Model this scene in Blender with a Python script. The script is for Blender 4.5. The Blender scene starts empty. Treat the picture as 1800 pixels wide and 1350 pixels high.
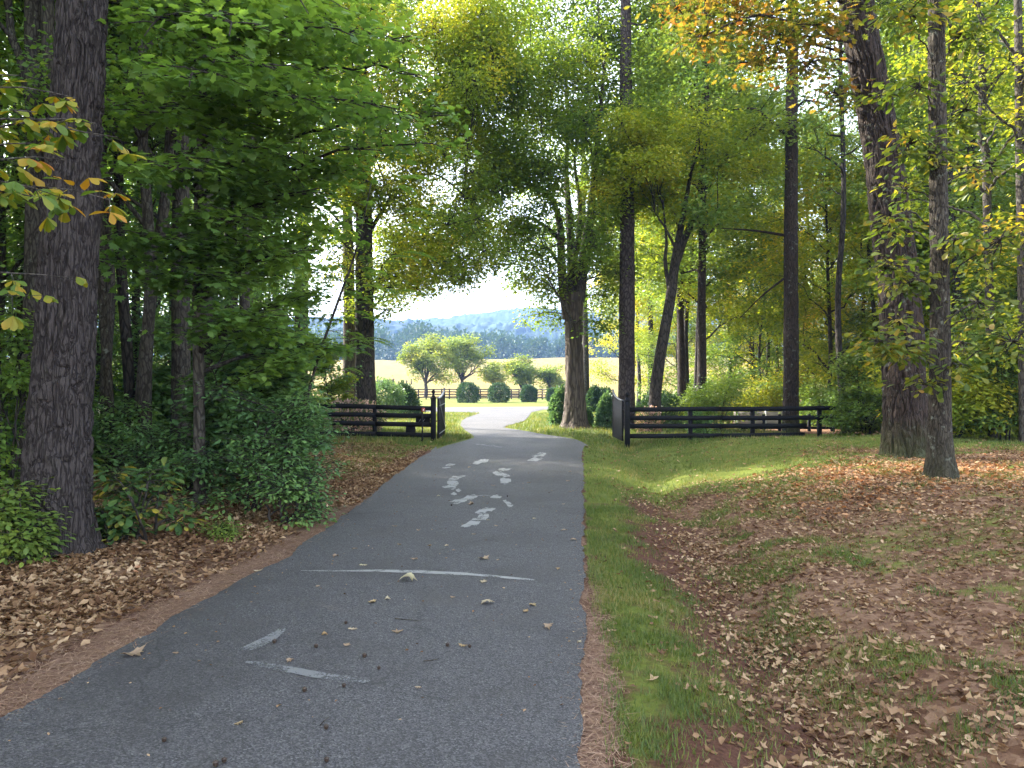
import bpy, math, random
import numpy as np
from mathutils import Vector

# ------------------------------------------------------------ camera, sky, sun, exposure
SC = bpy.context.scene
COL = SC.collection
CAMZ = 1.8
HOR = 690.0
F = 1300.0
cam_d = bpy.data.cameras.new("camera")
cam = bpy.data.objects.new("camera", cam_d)
COL.objects.link(cam)
cam.location = (0, 0, CAMZ)
cam.rotation_euler = (math.radians(90) + math.atan(15 / 1300), 0, 0)
cam_d.sensor_width = 36
cam_d.lens = 26.0
cam_d.clip_end = 8000
SC.camera = cam

SUN_AZ = math.radians(-57)      # left of straight ahead
SUN_EL = math.radians(36)
world = bpy.data.worlds.new("World")
SC.world = world
world.use_nodes = True
wn = world.node_tree.nodes
bg = wn["Background"]
sky = wn.new("ShaderNodeTexSky")
sky.sky_type = 'NISHITA'
sky.sun_disc = False
sky.sun_elevation = SUN_EL
sky.sun_rotation = SUN_AZ
sky.air_density = 1.0
sky.dust_density = 2.5
hs = wn.new("ShaderNodeHueSaturation")       # thin bright morning haze takes the blue out of the sky
hs.inputs["Saturation"].default_value = 0.42
hs.inputs["Value"].default_value = 1.12
world.node_tree.links.new(sky.outputs[0], hs.inputs["Color"])
world.node_tree.links.new(hs.outputs[0], bg.inputs[0])
bg.inputs[1].default_value = 0.15

sun_d = bpy.data.lights.new("sun", 'SUN')
sun_d.energy = 3.3
sun_d.angle = math.radians(0.5)
sun_d.color = (1.0, 0.93, 0.80)
sun = bpy.data.objects.new("sun", sun_d)
COL.objects.link(sun)
sdir = Vector((math.sin(SUN_AZ) * math.cos(SUN_EL), math.cos(SUN_AZ) * math.cos(SUN_EL), math.sin(SUN_EL)))
sun.rotation_euler = sdir.to_track_quat('Z', 'Y').to_euler()
sun.location = (-60, 60, 60)

SC.view_settings.view_transform = 'Standard'
SC.view_settings.look = 'None'
SC.view_settings.exposure = 3.0
SC.view_settings.gamma = 1
SC.render.engine = 'CYCLES'
SC.cycles.max_bounces = 10
SC.cycles.diffuse_bounces = 7
SC.cycles.transmission_bounces = 7
SC.cycles.volume_bounces = 0
SC.cycles.sample_clamp_indirect = 6

R = np.random.default_rng(11)

# ------------------------------------------------------------ noise
def _h(ix, iy, iz, s):
    n = (ix * 374761393 + iy * 668265263 + iz * 2147483647 % 1000003 * 97 + s * 974634777) & 0xFFFFFFFF
    n = ((n ^ (n >> 13)) * 1274126177) & 0xFFFFFFFF
    return ((n ^ (n >> 16)) & 0xFFFF) / 65535.0
def noise3(x, y, z, s=0):
    x, y, z = np.broadcast_arrays(np.asarray(x, float), np.asarray(y, float), np.asarray(z, float))
    ix, iy, iz = np.floor(x).astype(np.int64), np.floor(y).astype(np.int64), np.floor(z).astype(np.int64)
    fx, fy, fz = x - ix, y - iy, z - iz
    fx, fy, fz = [f * f * (3 - 2 * f) for f in (fx, fy, fz)]
    r = 0
    for a in (0, 1):
        for b in (0, 1):
            for c in (0, 1):
                w = (fx if a else 1 - fx) * (fy if b else 1 - fy) * (fz if c else 1 - fz)
                r = r + w * _h(ix + a, iy + b, (iz + c) * 7919, s)
    return r
def noise2(x, y, s=0):
    return noise3(x, y, 0.0, s)
def fbm(x, y, s=0, o=4):
    r, a, t = 0, 1, 0
    for i in range(o):
        r = r + a * noise2(np.asarray(x) * 2 ** i, np.asarray(y) * 2 ** i, s + i)
        t += a; a *= .5
    return r / t
def sm(x, a, b):
    t = np.clip((np.asarray(x, float) - a) / (b - a), 0, 1)
    return t * t * (3 - 2 * t)

# ------------------------------------------------------------ terrain
LEFT_EDGE = [(-6, -3.35), (1.5, -3.0), (4.0, -2.77), (4.57, -2.67), (5.9, -2.58), (7.6, -2.36), (9.5, -2.30), (11.6, -2.3), (15, -2.32), (21.8, -2.20)]
def xl(y):
    a = np.array(LEFT_EDGE)
    return np.interp(y, a[:, 0], a[:, 1])
def xr(y):
    return 0.096 * np.asarray(y, float)
SL = 0.0096
def ground(x, y):
    x = np.asarray(x, float); y = np.asarray(y, float)
    z = SL * y
    # meadow rising far behind, crest, then falling away
    hill = np.where(y > 105, np.minimum(y - 105, 225) * 0.071, 0)
    hill = hill + np.where(y > 330, -0.01 * np.minimum(y - 330, 600), 0)
    z = z + hill * (1 + 0.16 * sm(x / np.maximum(y, 1), 0.0, -0.2) * 0 + 0.03 * np.sin(x * .02)) - np.where(y > 105, (y - 105) * SL * 1.0, 0)
    u = x - xr(y)
    near = 1 - sm(y, 24, 30)
    m = 0.42 * sm(u, 2.2, 5.2) * (1 - 0.85 * sm(y, 19, 24)) * near
    ditch = -0.24 * np.exp(-((u - 1.45 - .12 * np.sin(y * .8)) / 0.55) ** 2) * sm(u, 0.15, 0.8) * near
    v = xl(np.minimum(y, 21.8)) - x
    bank = 0.12 * sm(v, 0.3, 2.2) * near
    rough = (fbm(x * .7, y * .7, 5) - .5) * 0.16 * np.maximum(sm(u, .5, 2.5), sm(v, .3, 1.5)) * near
    rough2 = (fbm(x * .05, y * .05, 9) - .5) * 2.0 * sm(y, 110, 160)
    return z + m + ditch + bank + rough + rough2

def W(px, py, d):
    return np.array([(px - 900) / F * d, d, CAMZ + (HOR - py) / F * d])
def G(px, py):
    """world point where the pixel's ray meets the ground"""
    ds = np.concatenate([np.arange(2, 60, .02), np.arange(60, 400, .25)])
    x = (px - 900) / F * ds; z = CAMZ + (HOR - py) / F * ds
    g = ground(x, ds)
    k = np.argmax(z < g)
    return np.array([x[k], ds[k], g[k]])
def Rd(px, py, off=0.02):
    """pixel to the road plane"""
    d = (CAMZ - off) / ((py - HOR) / F + SL)
    return np.array([(px - 900) / F * d, d, SL * d + off])

# ------------------------------------------------------------ mesh helpers
def tag(o, label=None, cat=None, group=None, kind=None):
    if label: o["label"] = label
    if cat: o["category"] = cat
    if group: o["group"] = group
    if kind: o["kind"] = kind
    return o
def empty(name, loc=(0, 0, 0)):
    o = bpy.data.objects.new(name, None)
    o.location = [float(c) for c in loc]; COL.objects.link(o); o.empty_display_size = .3
    return o
def mesh(name, V, faces, mat=None, parent=None, smooth=False, mats=None, midx=None, origin=None):
    """faces: list of (n,k) int arrays"""
    V = np.asarray(V, np.float32)
    if origin is None and parent is not None:
        origin = np.array(parent.location)
    if origin is not None:
        V = V - np.asarray(origin, np.float32)
    me = bpy.data.meshes.new(name)
    faces = [np.asarray(f, np.int32) for f in faces if len(f)]
    me.vertices.add(len(V)); me.vertices.foreach_set("co", V.ravel())
    loops = np.concatenate([f.ravel() for f in faces])
    tot = np.concatenate([np.full(len(f), f.shape[1], np.int32) for f in faces])
    st = np.concatenate([[0], np.cumsum(tot)[:-1]]).astype(np.int32)
    me.loops.add(len(loops)); me.loops.foreach_set("vertex_index", loops)
    me.polygons.add(len(tot)); me.polygons.foreach_set("loop_start", st); me.polygons.foreach_set("loop_total", tot)
    if smooth: me.polygons.foreach_set("use_smooth", np.ones(len(tot), bool))
    if mat: me.materials.append(mat)
    if mats:
        for m_ in mats: me.materials.append(m_)
        me.polygons.foreach_set("material_index", np.asarray(midx, np.int32))
    me.update(calc_edges=True)
    o = bpy.data.objects.new(name, me); COL.objects.link(o)
    if parent is not None:
        o.parent = parent
    elif origin is not None:
        o.location = [float(c) for c in origin]
    return o
class MB:
    def __init__(s): s.V = []; s.Q = []; s.T = []; s.n = 0
    def add(s, V, Q=(), T=()):
        if len(Q): s.Q.append(np.asarray(Q) + s.n)
        if len(T): s.T.append(np.asarray(T) + s.n)
        s.V.append(np.asarray(V, float)); s.n += len(V)
    def build(s, name, mat, parent=None, smooth=False, origin=None):
        f = []
        if s.Q: f.append(np.concatenate(s.Q))
        if s.T: f.append(np.concatenate(s.T))
        return mesh(name, np.concatenate(s.V), f, mat, parent, smooth, origin=origin)
    def box(s, c, size, rz=0.0, bev=0.0, rx=0.0):
        hx, hy, hz = [a / 2 for a in size]
        if bev:
            b = bev; prof = [(-hx + b, -hy), (hx - b, -hy), (hx, -hy + b), (hx, hy - b), (hx - b, hy), (-hx + b, hy), (-hx, hy - b), (-hx, -hy + b)]
            V = []
            for zz, sh in ((-hz, b), (-hz + b, 0), (hz - b, 0), (hz, b)):
                k = 1
                for x_, y_ in prof:
                    V.append((x_ - math.copysign(min(sh, abs(x_)), x_), y_ - math.copysign(min(sh, abs(y_)), y_), zz))
            V = np.array(V); Q = []
            for r in range(3):
                for i in range(8):
                    Q.append((r * 8 + i, r * 8 + (i + 1) % 8, (r + 1) * 8 + (i + 1) % 8, (r + 1) * 8 + i))
            caps = []
            for base_, fl in ((0, 1), (24, 0)):
                for (a_, b_, c_, d_) in ((0, 1, 2, 3), (0, 3, 4, 7), (4, 5, 6, 7)):
                    q = [base_ + a_, base_ + b_, base_ + c_, base_ + d_]
                    caps.append(q[::-1] if fl else q)
            Q += caps
        else:
            V = np.array([(x_, y_, z_) for z_ in (-hz, hz) for x_, y_ in ((-hx, -hy), (hx, -hy), (hx, hy), (-hx, hy))])
            Q = [(0, 3, 2, 1), (4, 5, 6, 7), (0, 1, 5, 4), (1, 2, 6, 5), (2, 3, 7, 6), (3, 0, 4, 7)]
        if rx:
            c_, s_ = math.cos(rx), math.sin(rx)
            V = np.stack([V[:, 0], V[:, 1] * c_ - V[:, 2] * s_, V[:, 1] * s_ + V[:, 2] * c_], 1)
        if rz:
            c_, s_ = math.cos(rz), math.sin(rz)
            V = np.stack([V[:, 0] * c_ - V[:, 1] * s_, V[:, 0] * s_ + V[:, 1] * c_, V[:, 2]], 1)
        s.add(V + np.array(c), Q)
    def beam(s, a, b, w, h, jit=0.0):
        """rectangular beam a->b, w across (horizontal), h tall, some wander"""
        a, b = np.array(a, float), np.array(b, float)
        t = b - a; L = np.linalg.norm(t); t /= L
        side = np.cross(t, [0, 0, 1]); side /= np.linalg.norm(side); up = np.cross(side, t)
        n = max(2, int(L / .4)); V = []
        for i in range(n + 1):
            p = a + t * L * i / n + up * R.normal(0, jit) + side * R.normal(0, jit * .5)
            for sx, sz in ((-1, -1), (1, -1), (1, 1), (-1, 1)):
                V.append(p + side * sx * w / 2 + up * sz * h / 2)
        Q = [(0, 3, 2, 1), (4 * n, 4 * n + 1, 4 * n + 2, 4 * n + 3)]
        for i in range(n):
            for k in range(4):
                Q.append((4 * i + k, 4 * i + (k + 1) % 4, 4 * i + 4 + (k + 1) % 4, 4 * i + 4 + k))
        s.add(V, Q)
    def tube(s, P, rad, k=6):
        P = np.asarray(P, float); rad = np.broadcast_to(np.asarray(rad, float), (len(P),))
        t = np.gradient(P, axis=0); t /= np.linalg.norm(t, axis=1)[:, None] + 1e-9
        ref = np.where(np.abs(t[:, 2:3]) > .9, np.array([[0, 1., 0]]), np.array([[0, 0, 1.]]))
        if np.abs(t[:, 2]).mean() > .75: ref = np.tile([[0, 1., 0]], (len(P), 1))
        a = np.cross(t, ref); a /= np.linalg.norm(a, axis=1)[:, None] + 1e-9
        b = np.cross(a, t)
        th = np.arange(k) / k * 2 * np.pi
        V = P[:, None] + rad[:, None, None] * (np.cos(th)[None, :, None] * a[:, None] + np.sin(th)[None, :, None] * b[:, None])
        n = len(P); i = np.arange(n - 1)[:, None] * k; j = np.arange(k)[None]
        Q = np.stack([i + j, i + (j + 1) % k, i + k + (j + 1) % k, i + k + j], -1).reshape(-1, 4)
        s.add(V.reshape(-1, 3), Q)
    def lathe(s, c, prof, k=16):
        """prof list (r,z)"""
        th = np.arange(k) / k * 2 * np.pi; V = []
        for r_, z_ in prof:
            V += [(c[0] + r_ * math.cos(a), c[1] + r_ * math.sin(a), c[2] + z_) for a in th]
        Q = []
        for i in range(len(prof) - 1):
            for j in range(k):
                Q.append((i * k + j, i * k + (j + 1) % k, (i + 1) * k + (j + 1) % k, (i + 1) * k + j))
        s.add(V, Q)

# ------------------------------------------------------------ materials
def nt(name):
    m = bpy.data.materials.new(name); m.use_nodes = True
    t = m.node_tree; t.nodes.clear()
    return m, t, t.nodes, t.links
def ramp(N, stops, interp='LINEAR'):
    r = N.new("ShaderNodeValToRGB"); e = r.color_ramp; e.interpolation = interp
    while len(e.elements) > 1: e.elements.remove(e.elements[-1])
    e.elements[0].position = stops[0][0]; e.elements[0].color = (*stops[0][1], 1)
    for p, c in stops[1:]:
        x = e.elements.new(p); x.color = (*c, 1)
    return r
def math_(N, L, op, a, b=None, c=None):
    m = N.new("ShaderNodeMath"); m.operation = op
    for i, v in enumerate((a, b, c)):
        if v is None: continue
        if isinstance(v, (int, float)): m.inputs[i].default_value = v
        else: L.new(v, m.inputs[i])
    return m.outputs[0]
def noise_n(N, L, vec, scale, detail=4, rough=.5):
    n = N.new("ShaderNodeTexNoise"); n.inputs["Scale"].default_value = scale
    n.inputs["Detail"].default_value = detail; n.inputs["Roughness"].default_value = rough
    if vec is not None: L.new(vec, n.inputs["Vector"])
    return n.outputs["Fac"]
def mixc(N, L, f, a, b):
    m = N.new("ShaderNodeMix"); m.data_type = 'RGBA'
    for i, v in ((0, f), (6, a), (7, b)):
        if isinstance(v, (int, float)): m.inputs[i].default_value = v
        elif isinstance(v, tuple): m.inputs[i].default_value = (*v, 1)
        else: L.new(v, m.inputs[i])
    return m.outputs[2]

def leaf_mat(name, stops, transl=.45, rough=.5, nscale=.35, wn_=.5, wobj=.25, tint=(1.45, 1.35, .6), spec=.35, gain=1.0):
    stops = [(p_, tuple(min(.8, v_ * gain) for v_ in c_)) for p_, c_ in stops]
    m, t, N, L = nt(name)
    g = N.new("ShaderNodeNewGeometry"); tc = N.new("ShaderNodeTexCoord"); oi = N.new("ShaderNodeObjectInfo")
    nz = noise_n(N, L, tc.outputs["Object"], nscale, 2)
    nz = math_(N, L, 'MULTIPLY_ADD', nz, 2.2, -.6)
    a = math_(N, L, 'MULTIPLY', g.outputs["Random Per Island"], 1 - wn_ - wobj)
    b = math_(N, L, 'MULTIPLY_ADD', nz, wn_, a)
    c = math_(N, L, 'MULTIPLY_ADD', oi.outputs["Random"], wobj, b)
    r = ramp(N, stops); L.new(c, r.inputs[0])
    # small mottling over a blade
    p = N.new("ShaderNodeBsdfPrincipled"); p.inputs["Roughness"].default_value = rough
    p.inputs["Specular IOR Level"].default_value = spec
    L.new(r.outputs[0], p.inputs["Base Color"])
    tr = N.new("ShaderNodeBsdfTranslucent")
    mu = N.new("ShaderNodeMix"); mu.data_type = 'RGBA'; mu.blend_type = 'MULTIPLY'; mu.inputs[0].default_value = 1
    L.new(r.outputs[0], mu.inputs[6]); mu.inputs[7].default_value = (*tint, 1)
    L.new(mu.outputs[2], tr.inputs[0])
    mx = N.new("ShaderNodeMixShader"); mx.inputs[0].default_value = transl
    L.new(p.outputs[0], mx.inputs[1]); L.new(tr.outputs[0], mx.inputs[2])
    o = N.new("ShaderNodeOutputMaterial"); L.new(mx.outputs[0], o.inputs[0])
    return m
def simple(name, col, rough=.6, spec=.4, var=.15, nscale=6, bump=.2, bscale=60, metal=0, stretch=(1, 1, 1)):
    m, t, N, L = nt(name)
    tc = N.new("ShaderNodeTexCoord"); mp = N.new("ShaderNodeMapping"); L.new(tc.outputs["Object"], mp.inputs[0])
    mp.inputs["Scale"].default_value = stretch
    n1 = noise_n(N, L, mp.outputs[0], nscale, 5)
    lo = tuple(c * (1 - var) for c in col); hi = tuple(min(1, c * (1 + var)) for c in col)
    r = ramp(N, [(.3, lo), (.7, hi)]); L.new(n1, r.inputs[0])
    p = N.new("ShaderNodeBsdfPrincipled"); L.new(r.outputs[0], p.inputs["Base Color"])
    p.inputs["Roughness"].default_value = rough; p.inputs["Specular IOR Level"].default_value = spec; p.inputs["Metallic"].default_value = metal
    if bump:
        b = N.new("ShaderNodeBump"); b.inputs["Strength"].default_value = bump; b.inputs["Distance"].default_value = .01
        L.new(noise_n(N, L, mp.outputs[0], bscale, 4), b.inputs["Height"]); L.new(b.outputs[0], p.inputs["Normal"])
    o = N.new("ShaderNodeOutputMaterial"); L.new(p.outputs[0], o.inputs[0])
    return m
def bark_mat(name, dark, light, scale=9, stretch=.16, bump=1.0, dist=.05, moss=None, lichen=0.0):
    m, t, N, L = nt(name)
    tc = N.new("ShaderNodeTexCoord"); mp = N.new("ShaderNodeMapping"); L.new(tc.outputs["Object"], mp.inputs[0])
    mp.inputs["Scale"].default_value = (1, 1, stretch)
    wv = N.new("ShaderNodeTexNoise"); wv.inputs["Scale"].default_value = scale * .5; L.new(mp.outputs[0], wv.inputs["Vector"])
    add = N.new("ShaderNodeVectorMath"); add.operation = 'MULTIPLY_ADD'
    L.new(wv.outputs["Color"], add.inputs[0]); add.inputs[1].default_value = (.12, .12, .12); L.new(mp.outputs[0], add.inputs[2])
    vo = N.new("ShaderNodeTexVoronoi"); vo.feature = 'DISTANCE_TO_EDGE'; vo.inputs["Scale"].default_value = scale
    L.new(add.outputs[0], vo.inputs["Vector"])
    fur = math_(N, L, 'MULTIPLY', vo.outputs["Distance"], 2.6)
    n2 = noise_n(N, L, mp.outputs[0], scale * 5, 6, .65)
    h = math_(N, L, 'MULTIPLY_ADD', n2, .8, math_(N, L, 'MINIMUM', fur, .45))
    r = ramp(N, [(.25, tuple(c * .55 for c in dark)), (.55, dark), (1.0, light)]); L.new(h, r.inputs[0])
    col = r.outputs[0]
    big = noise_n(N, L, tc.outputs["Object"], 1.7, 4)
    col = mixc(N, L, math_(N, L, 'MULTIPLY', big, .5), col, tuple(c * .6 for c in dark))
    if lichen:
        ln = ramp(N, [(.58, (0, 0, 0)), (.68, (1, 1, 1))]); L.new(noise_n(N, L, tc.outputs["Object"], 7, 6, .7), ln.inputs[0])
        col = mixc(N, L, math_(N, L, 'MULTIPLY', ln.outputs[0], lichen), col, (.30, .33, .28))
    if moss:
        sx = N.new("ShaderNodeSeparateXYZ"); L.new(tc.outputs["Object"], sx.inputs[0])
        mz = N.new("ShaderNodeMapRange"); mz.inputs[1].default_value = 0; mz.inputs[2].default_value = .8; mz.inputs[3].default_value = 1; mz.inputs[4].default_value = 0
        L.new(sx.outputs[2], mz.inputs[0])
        mm = math_(N, L, 'MULTIPLY', mz.outputs[0], noise_n(N, L, tc.outputs["Object"], 9, 4))
        col = mixc(N, L, mm, col, moss)
    p = N.new("ShaderNodeBsdfPrincipled"); L.new(col, p.inputs["Base Color"]); p.inputs["Roughness"].default_value = .85
    p.inputs["Specular IOR Level"].default_value = .25
    b = N.new("ShaderNodeBump"); b.inputs["Strength"].default_value = bump; b.inputs["Distance"].default_value = dist
    L.new(h, b.inputs["Height"]); L.new(b.outputs[0], p.inputs["Normal"])
    o = N.new("ShaderNodeOutputMaterial"); L.new(p.outputs[0], o.inputs[0])
    return m

M = {}
M['oakbark'] = bark_mat("oak_bark", (.036, .028, .027), (.125, .105, .10), 24, .13, 1, .05)
M['redbark'] = bark_mat("red_oak_bark", (.022, .015, .012), (.075, .052, .042), 20, .16, 1, .03, moss=(.06, .075, .02), lichen=.35)
M['youngbark'] = bark_mat("young_oak_bark", (.027, .021, .016), (.100, .084, .064), 22, .25, 1, .02, moss=(.04, .042, .02), lichen=.5)
M['pinebark'] = bark_mat("pine_bark", (.036, .027, .027), (.125, .10, .098), 9, .45, 1, .03)
M['greybark'] = bark_mat("grey_bark", (.034, .028, .024), (.12, .105, .088), 16, .3, .8, .02, lichen=.25)
M['palebark'] = bark_mat("pale_bark", (.060, .046, .037), (.155, .125, .10), 9, .10, 1, .03)
M['darkbark'] = bark_mat("dark_bark", (.022, .018, .016), (.09, .075, .065), 12, .25, .8, .03)

green_l = [(0, (.026, .055, .018)), (.35, (.048, .090, .024)), (.62, (.085, .135, .030)), (.84, (.17, .21, .035)), (.94, (.34, .27, .05)), (1, (.32, .13, .05))]
M['leaf_left'] = leaf_mat("maple_leaf_green", green_l, .55, .42, gain=2.5)
M['leaf_under'] = leaf_mat("understory_leaf", [(0, (.022, .045, .020)), (.4, (.036, .072, .028)), (.68, (.070, .115, .034)), (.86, (.14, .18, .035)), (.95, (.28, .22, .05)), (1, (.26, .11, .04))], .45, .42, gain=2.9)
M['leaf_right'] = leaf_mat("sunny_leaf", [(0, (.05, .09, .016)), (.35, (.10, .15, .02)), (.62, (.20, .22, .025)), (.82, (.38, .29, .03)), (.93, (.42, .22, .05)), (1, (.38, .12, .04))], .5, .5, gain=1.6)
M['leaf_rightg'] = leaf_mat("blue_green_leaf", [(0, (.036, .070, .024)), (.45, (.066, .112, .028)), (.75, (.13, .165, .030)), (.92, (.26, .24, .035)), (1, (.34, .16, .04))], .45, .45, gain=1.8)
M['leaf_gate'] = leaf_mat("gate_tree_leaf", [(0, (.032, .060, .016)), (.4, (.060, .100, .020)), (.65, (.12, .155, .022)), (.85, (.27, .24, .025)), (1, (.32, .13, .04))], .55, .5, gain=2.1)
M['leaf_yellow'] = leaf_mat("yellow_green_leaf", [(0, (.05, .11, .02)), (.4, (.10, .17, .02)), (.58, (.26, .25, .025)), (.78, (.42, .22, .02)), (1, (.30, .085, .02))], .45, .45, nscale=3, wn_=.55, wobj=.0)
M['leaf_chest'] = leaf_mat("chestnut_leaf", [(0, (.04, .09, .035)), (.5, (.07, .14, .04)), (.72, (.16, .20, .05)), (.86, (.5, .38, .05)), (1, (.42, .16, .05))], .35, .45, nscale=3, wn_=.35, wobj=0)
M['leaf_oak'] = leaf_mat("oak_sprig_leaf", [(0, (.04, .075, .02)), (.45, (.08, .125, .022)), (.72, (.17, .19, .03)), (.88, (.34, .25, .05)), (1, (.36, .14, .05))], .5, .45, nscale=1.5, wn_=.5, wobj=0)
M['leaf_orange'] = leaf_mat("autumn_oak_leaf", [(0, (.05, .08, .02)), (.45, (.12, .15, .03)), (.65, (.26, .19, .04)), (.85, (.32, .13, .03)), (1, (.22, .07, .03))], .45, .5, nscale=.8, wn_=.5, wobj=0)
M['leaf_field'] = leaf_mat("field_tree_leaf", [(0, (.06, .10, .03)), (.5, (.12, .16, .035)), (.85, (.24, .22, .04)), (1, (.36, .22, .06))], .5, .55, gain=1.5)
M['needle'] = leaf_mat("pine_needle", [(0, (.025, .06, .015)), (.6, (.06, .11, .02)), (1, (.22, .18, .04))], .3, .5)
M['bush'] = leaf_mat("boxwood_leaf", [(0, (.016, .040, .022)), (.6, (.030, .060, .028)), (1, (.06, .10, .035))], .25, .5, gain=1.6)
M['conifer'] = leaf_mat("cherry_laurel_leaf", [(0, (.03, .07, .04)), (.6, (.06, .11, .06)), (1, (.16, .21, .12))], .4, .4, gain=1.7)
M['pink'] = leaf_mat("pink_flower_leaf", [(0, (.05, .09, .04)), (.45, (.10, .14, .06)), (.55, (.5, .32, .33)), (1, (.65, .45, .42))], .3, .5, wn_=.3, wobj=0)
M['farwood'] = leaf_mat("far_wood_leaf", [(0, (.02, .05, .018)), (.6, (.045, .08, .025)), (1, (.12, .12, .03))], .2, .7, nscale=.03)
M['litter'] = leaf_mat("dry_leaf", [(0, (.045, .020, .012)), (.3, (.12, .062, .030)), (.55, (.24, .145, .078)), (.78, (.38, .26, .155)), (.92, (.52, .385, .25)), (1, (.34, .09, .025))], .15, .7, nscale=1.2, wn_=.35, wobj=0, tint=(1.3, 1, .6), spec=.2)
M['litter_sunlit'] = leaf_mat("sunlit_dry_leaf", [(0, (.12, .045, .02)), (.3, (.30, .13, .05)), (.6, (.44, .24, .12)), (.85, (.52, .36, .22)), (1, (.50, .14, .03))], .2, .7, nscale=1.2, wn_=.35, wobj=0, tint=(1.3, 1, .6), spec=.2)  # warmer, brighter dry leaf; the bank's sun patch is put into its colour
M['roadleaf'] = leaf_mat("road_leaf", [(0, (.26, .18, .12)), (.4, (.38, .29, .20)), (.7, (.48, .43, .28)), (1, (.30, .20, .10))], .15, .7, wn_=0.0, wobj=1.0, tint=(1.2, 1, .7), spec=.2)
M['needle_litter'] = leaf_mat("brown_needles", [(0, (.13, .07, .045)), (.5, (.27, .165, .11)), (1, (.44, .31, .22))], .1, .7, nscale=2, wn_=.3, wobj=0, spec=.2)
M['grass'] = leaf_mat("grass_blade", [(0, (.046, .080, .024)), (.4, (.085, .132, .030)), (.62, (.14, .175, .04)), (.8, (.26, .22, .09)), (1, (.36, .26, .15))], .4, .5, nscale=.9, wn_=.5, wobj=0)
M['fence'] = simple("black_fence_paint", (.006, .006, .008), .7, .2, .4, 9, .5, 40, stretch=(1, 1, 4))
M['fence2'] = simple("weathered_fence", (.030, .022, .018), .7, .3, .3, 5, .4, 40)
M['gatemetal'] = simple("black_gate_metal", (.010, .010, .012), .75, .2, .3, 4, .1, 60)
M['rod'] = simple("bright_gate_edge", (.20, .20, .22), .5, .4, .2, 20, 0, 1)
M['red'] = simple("red_plastic", (.35, .04, .03), .4, .5, .15, 20, 0, 1)
M['white'] = simple("white_plastic", (.75, .75, .75), .4, .5, .1, 20, 0, 1)
M['plank'] = simple("grey_wall_board", (.33, .30, .27), .8, .3, .25, 3, .4, 30, stretch=(1, 1, 6))
M['teal'] = simple("teal_paint", (.03, .16, .15), .5, .4, .15, 6, .1, 40)
M['pale_frame'] = simple("pale_frame", (.45, .46, .45), .5, .4, .1, 6, .1, 40)
M['acorn'] = simple("acorn_brown", (.045, .03, .022), .5, .4, .3, 60, .2, 200)
M['glass'] = simple("window_glass", (.10, .13, .14), .12, .6, .2, 2, 0, 1)

# ground
def ground_material():
    m, t, N, L = nt("ground_mix")
    at = N.new("ShaderNodeAttribute"); at.attribute_name = "cover"
    sp = N.new("ShaderNodeSeparateColor"); L.new(at.outputs["Color"], sp.inputs[0])
    tc = N.new("ShaderNodeTexCoord").outputs["Object"]
    nf = noise_n(N, L, tc, 34, 6, .7); nm = noise_n(N, L, tc, 5, 5, .6); nl = noise_n(N, L, tc, .8, 4)
    vo = N.new("ShaderNodeTexVoronoi"); vo.inputs["Scale"].default_value = 16; L.new(tc, vo.inputs["Vector"])
    so = ramp(N, [(.3, (.050, .024, .016)), (.7, (.140, .068, .045))]); L.new(nf, so.inputs[0])
    li = ramp(N, [(0, (.04, .02, .013)), (.35, (.115, .060, .036)), (.7, (.23, .14, .09)), (1, (.32, .21, .14))]); L.new(math_(N, L, 'MULTIPLY_ADD', vo.outputs["Color"], .6, math_(N, L, 'MULTIPLY', nf, .4)), li.inputs[0])
    gr = ramp(N, [(.2, (.05, .065, .018)), (.5, (.11, .135, .026)), (.8, (.19, .20, .045))]); L.new(math_(N, L, 'MULTIPLY_ADD', nf, .5, math_(N, L, 'MULTIPLY', nm, .5)), gr.inputs[0])
    ne = ramp(N, [(.25, (.09, .05, .034)), (.5, (.20, .12, .085)), (.8, (.33, .22, .16))]); L.new(nf, ne.inputs[0])
    fi = ramp(N, [(.3, (.11, .095, .028)), (.48, (.19, .135, .042)), (.62, (.13, .125, .035)), (.78, (.26, .16, .06))]); L.new(noise_n(N, L, tc, .05, 6, .65), fi.inputs[0])
    col = so.outputs[0]
    for ch, r_ in (("Red", li), ("Green", gr), ("Blue", ne)):
        f = math_(N, L, 'MULTIPLY_ADD', math_(N, L, 'SUBTRACT', nm, .5), .9, sp.outputs[ch])
        rr = ramp(N, [(.35, (0, 0, 0)), (.65, (1, 1, 1))]); L.new(f, rr.inputs[0])
        col = mixc(N, L, rr.outputs[0], col, r_.outputs[0])
    col = mixc(N, L, at.outputs["Alpha"], col, fi.outputs[0])
    p = N.new("ShaderNodeBsdfPrincipled"); L.new(col, p.inputs["Base Color"]); p.inputs["Roughness"].default_value = .95
    p.inputs["Specular IOR Level"].default_value = .1
    b = N.new("ShaderNodeBump"); b.inputs["Strength"].default_value = .8; b.inputs["Distance"].default_value = .03
    L.new(math_(N, L, 'ADD', nf, math_(N, L, 'MULTIPLY', vo.outputs["Distance"], .6)), b.inputs["Height"]); L.new(b.outputs[0], p.inputs["Normal"])
    o = N.new("ShaderNodeOutputMaterial"); L.new(p.outputs[0], o.inputs[0])
    return m
M['ground'] = ground_material()
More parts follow.
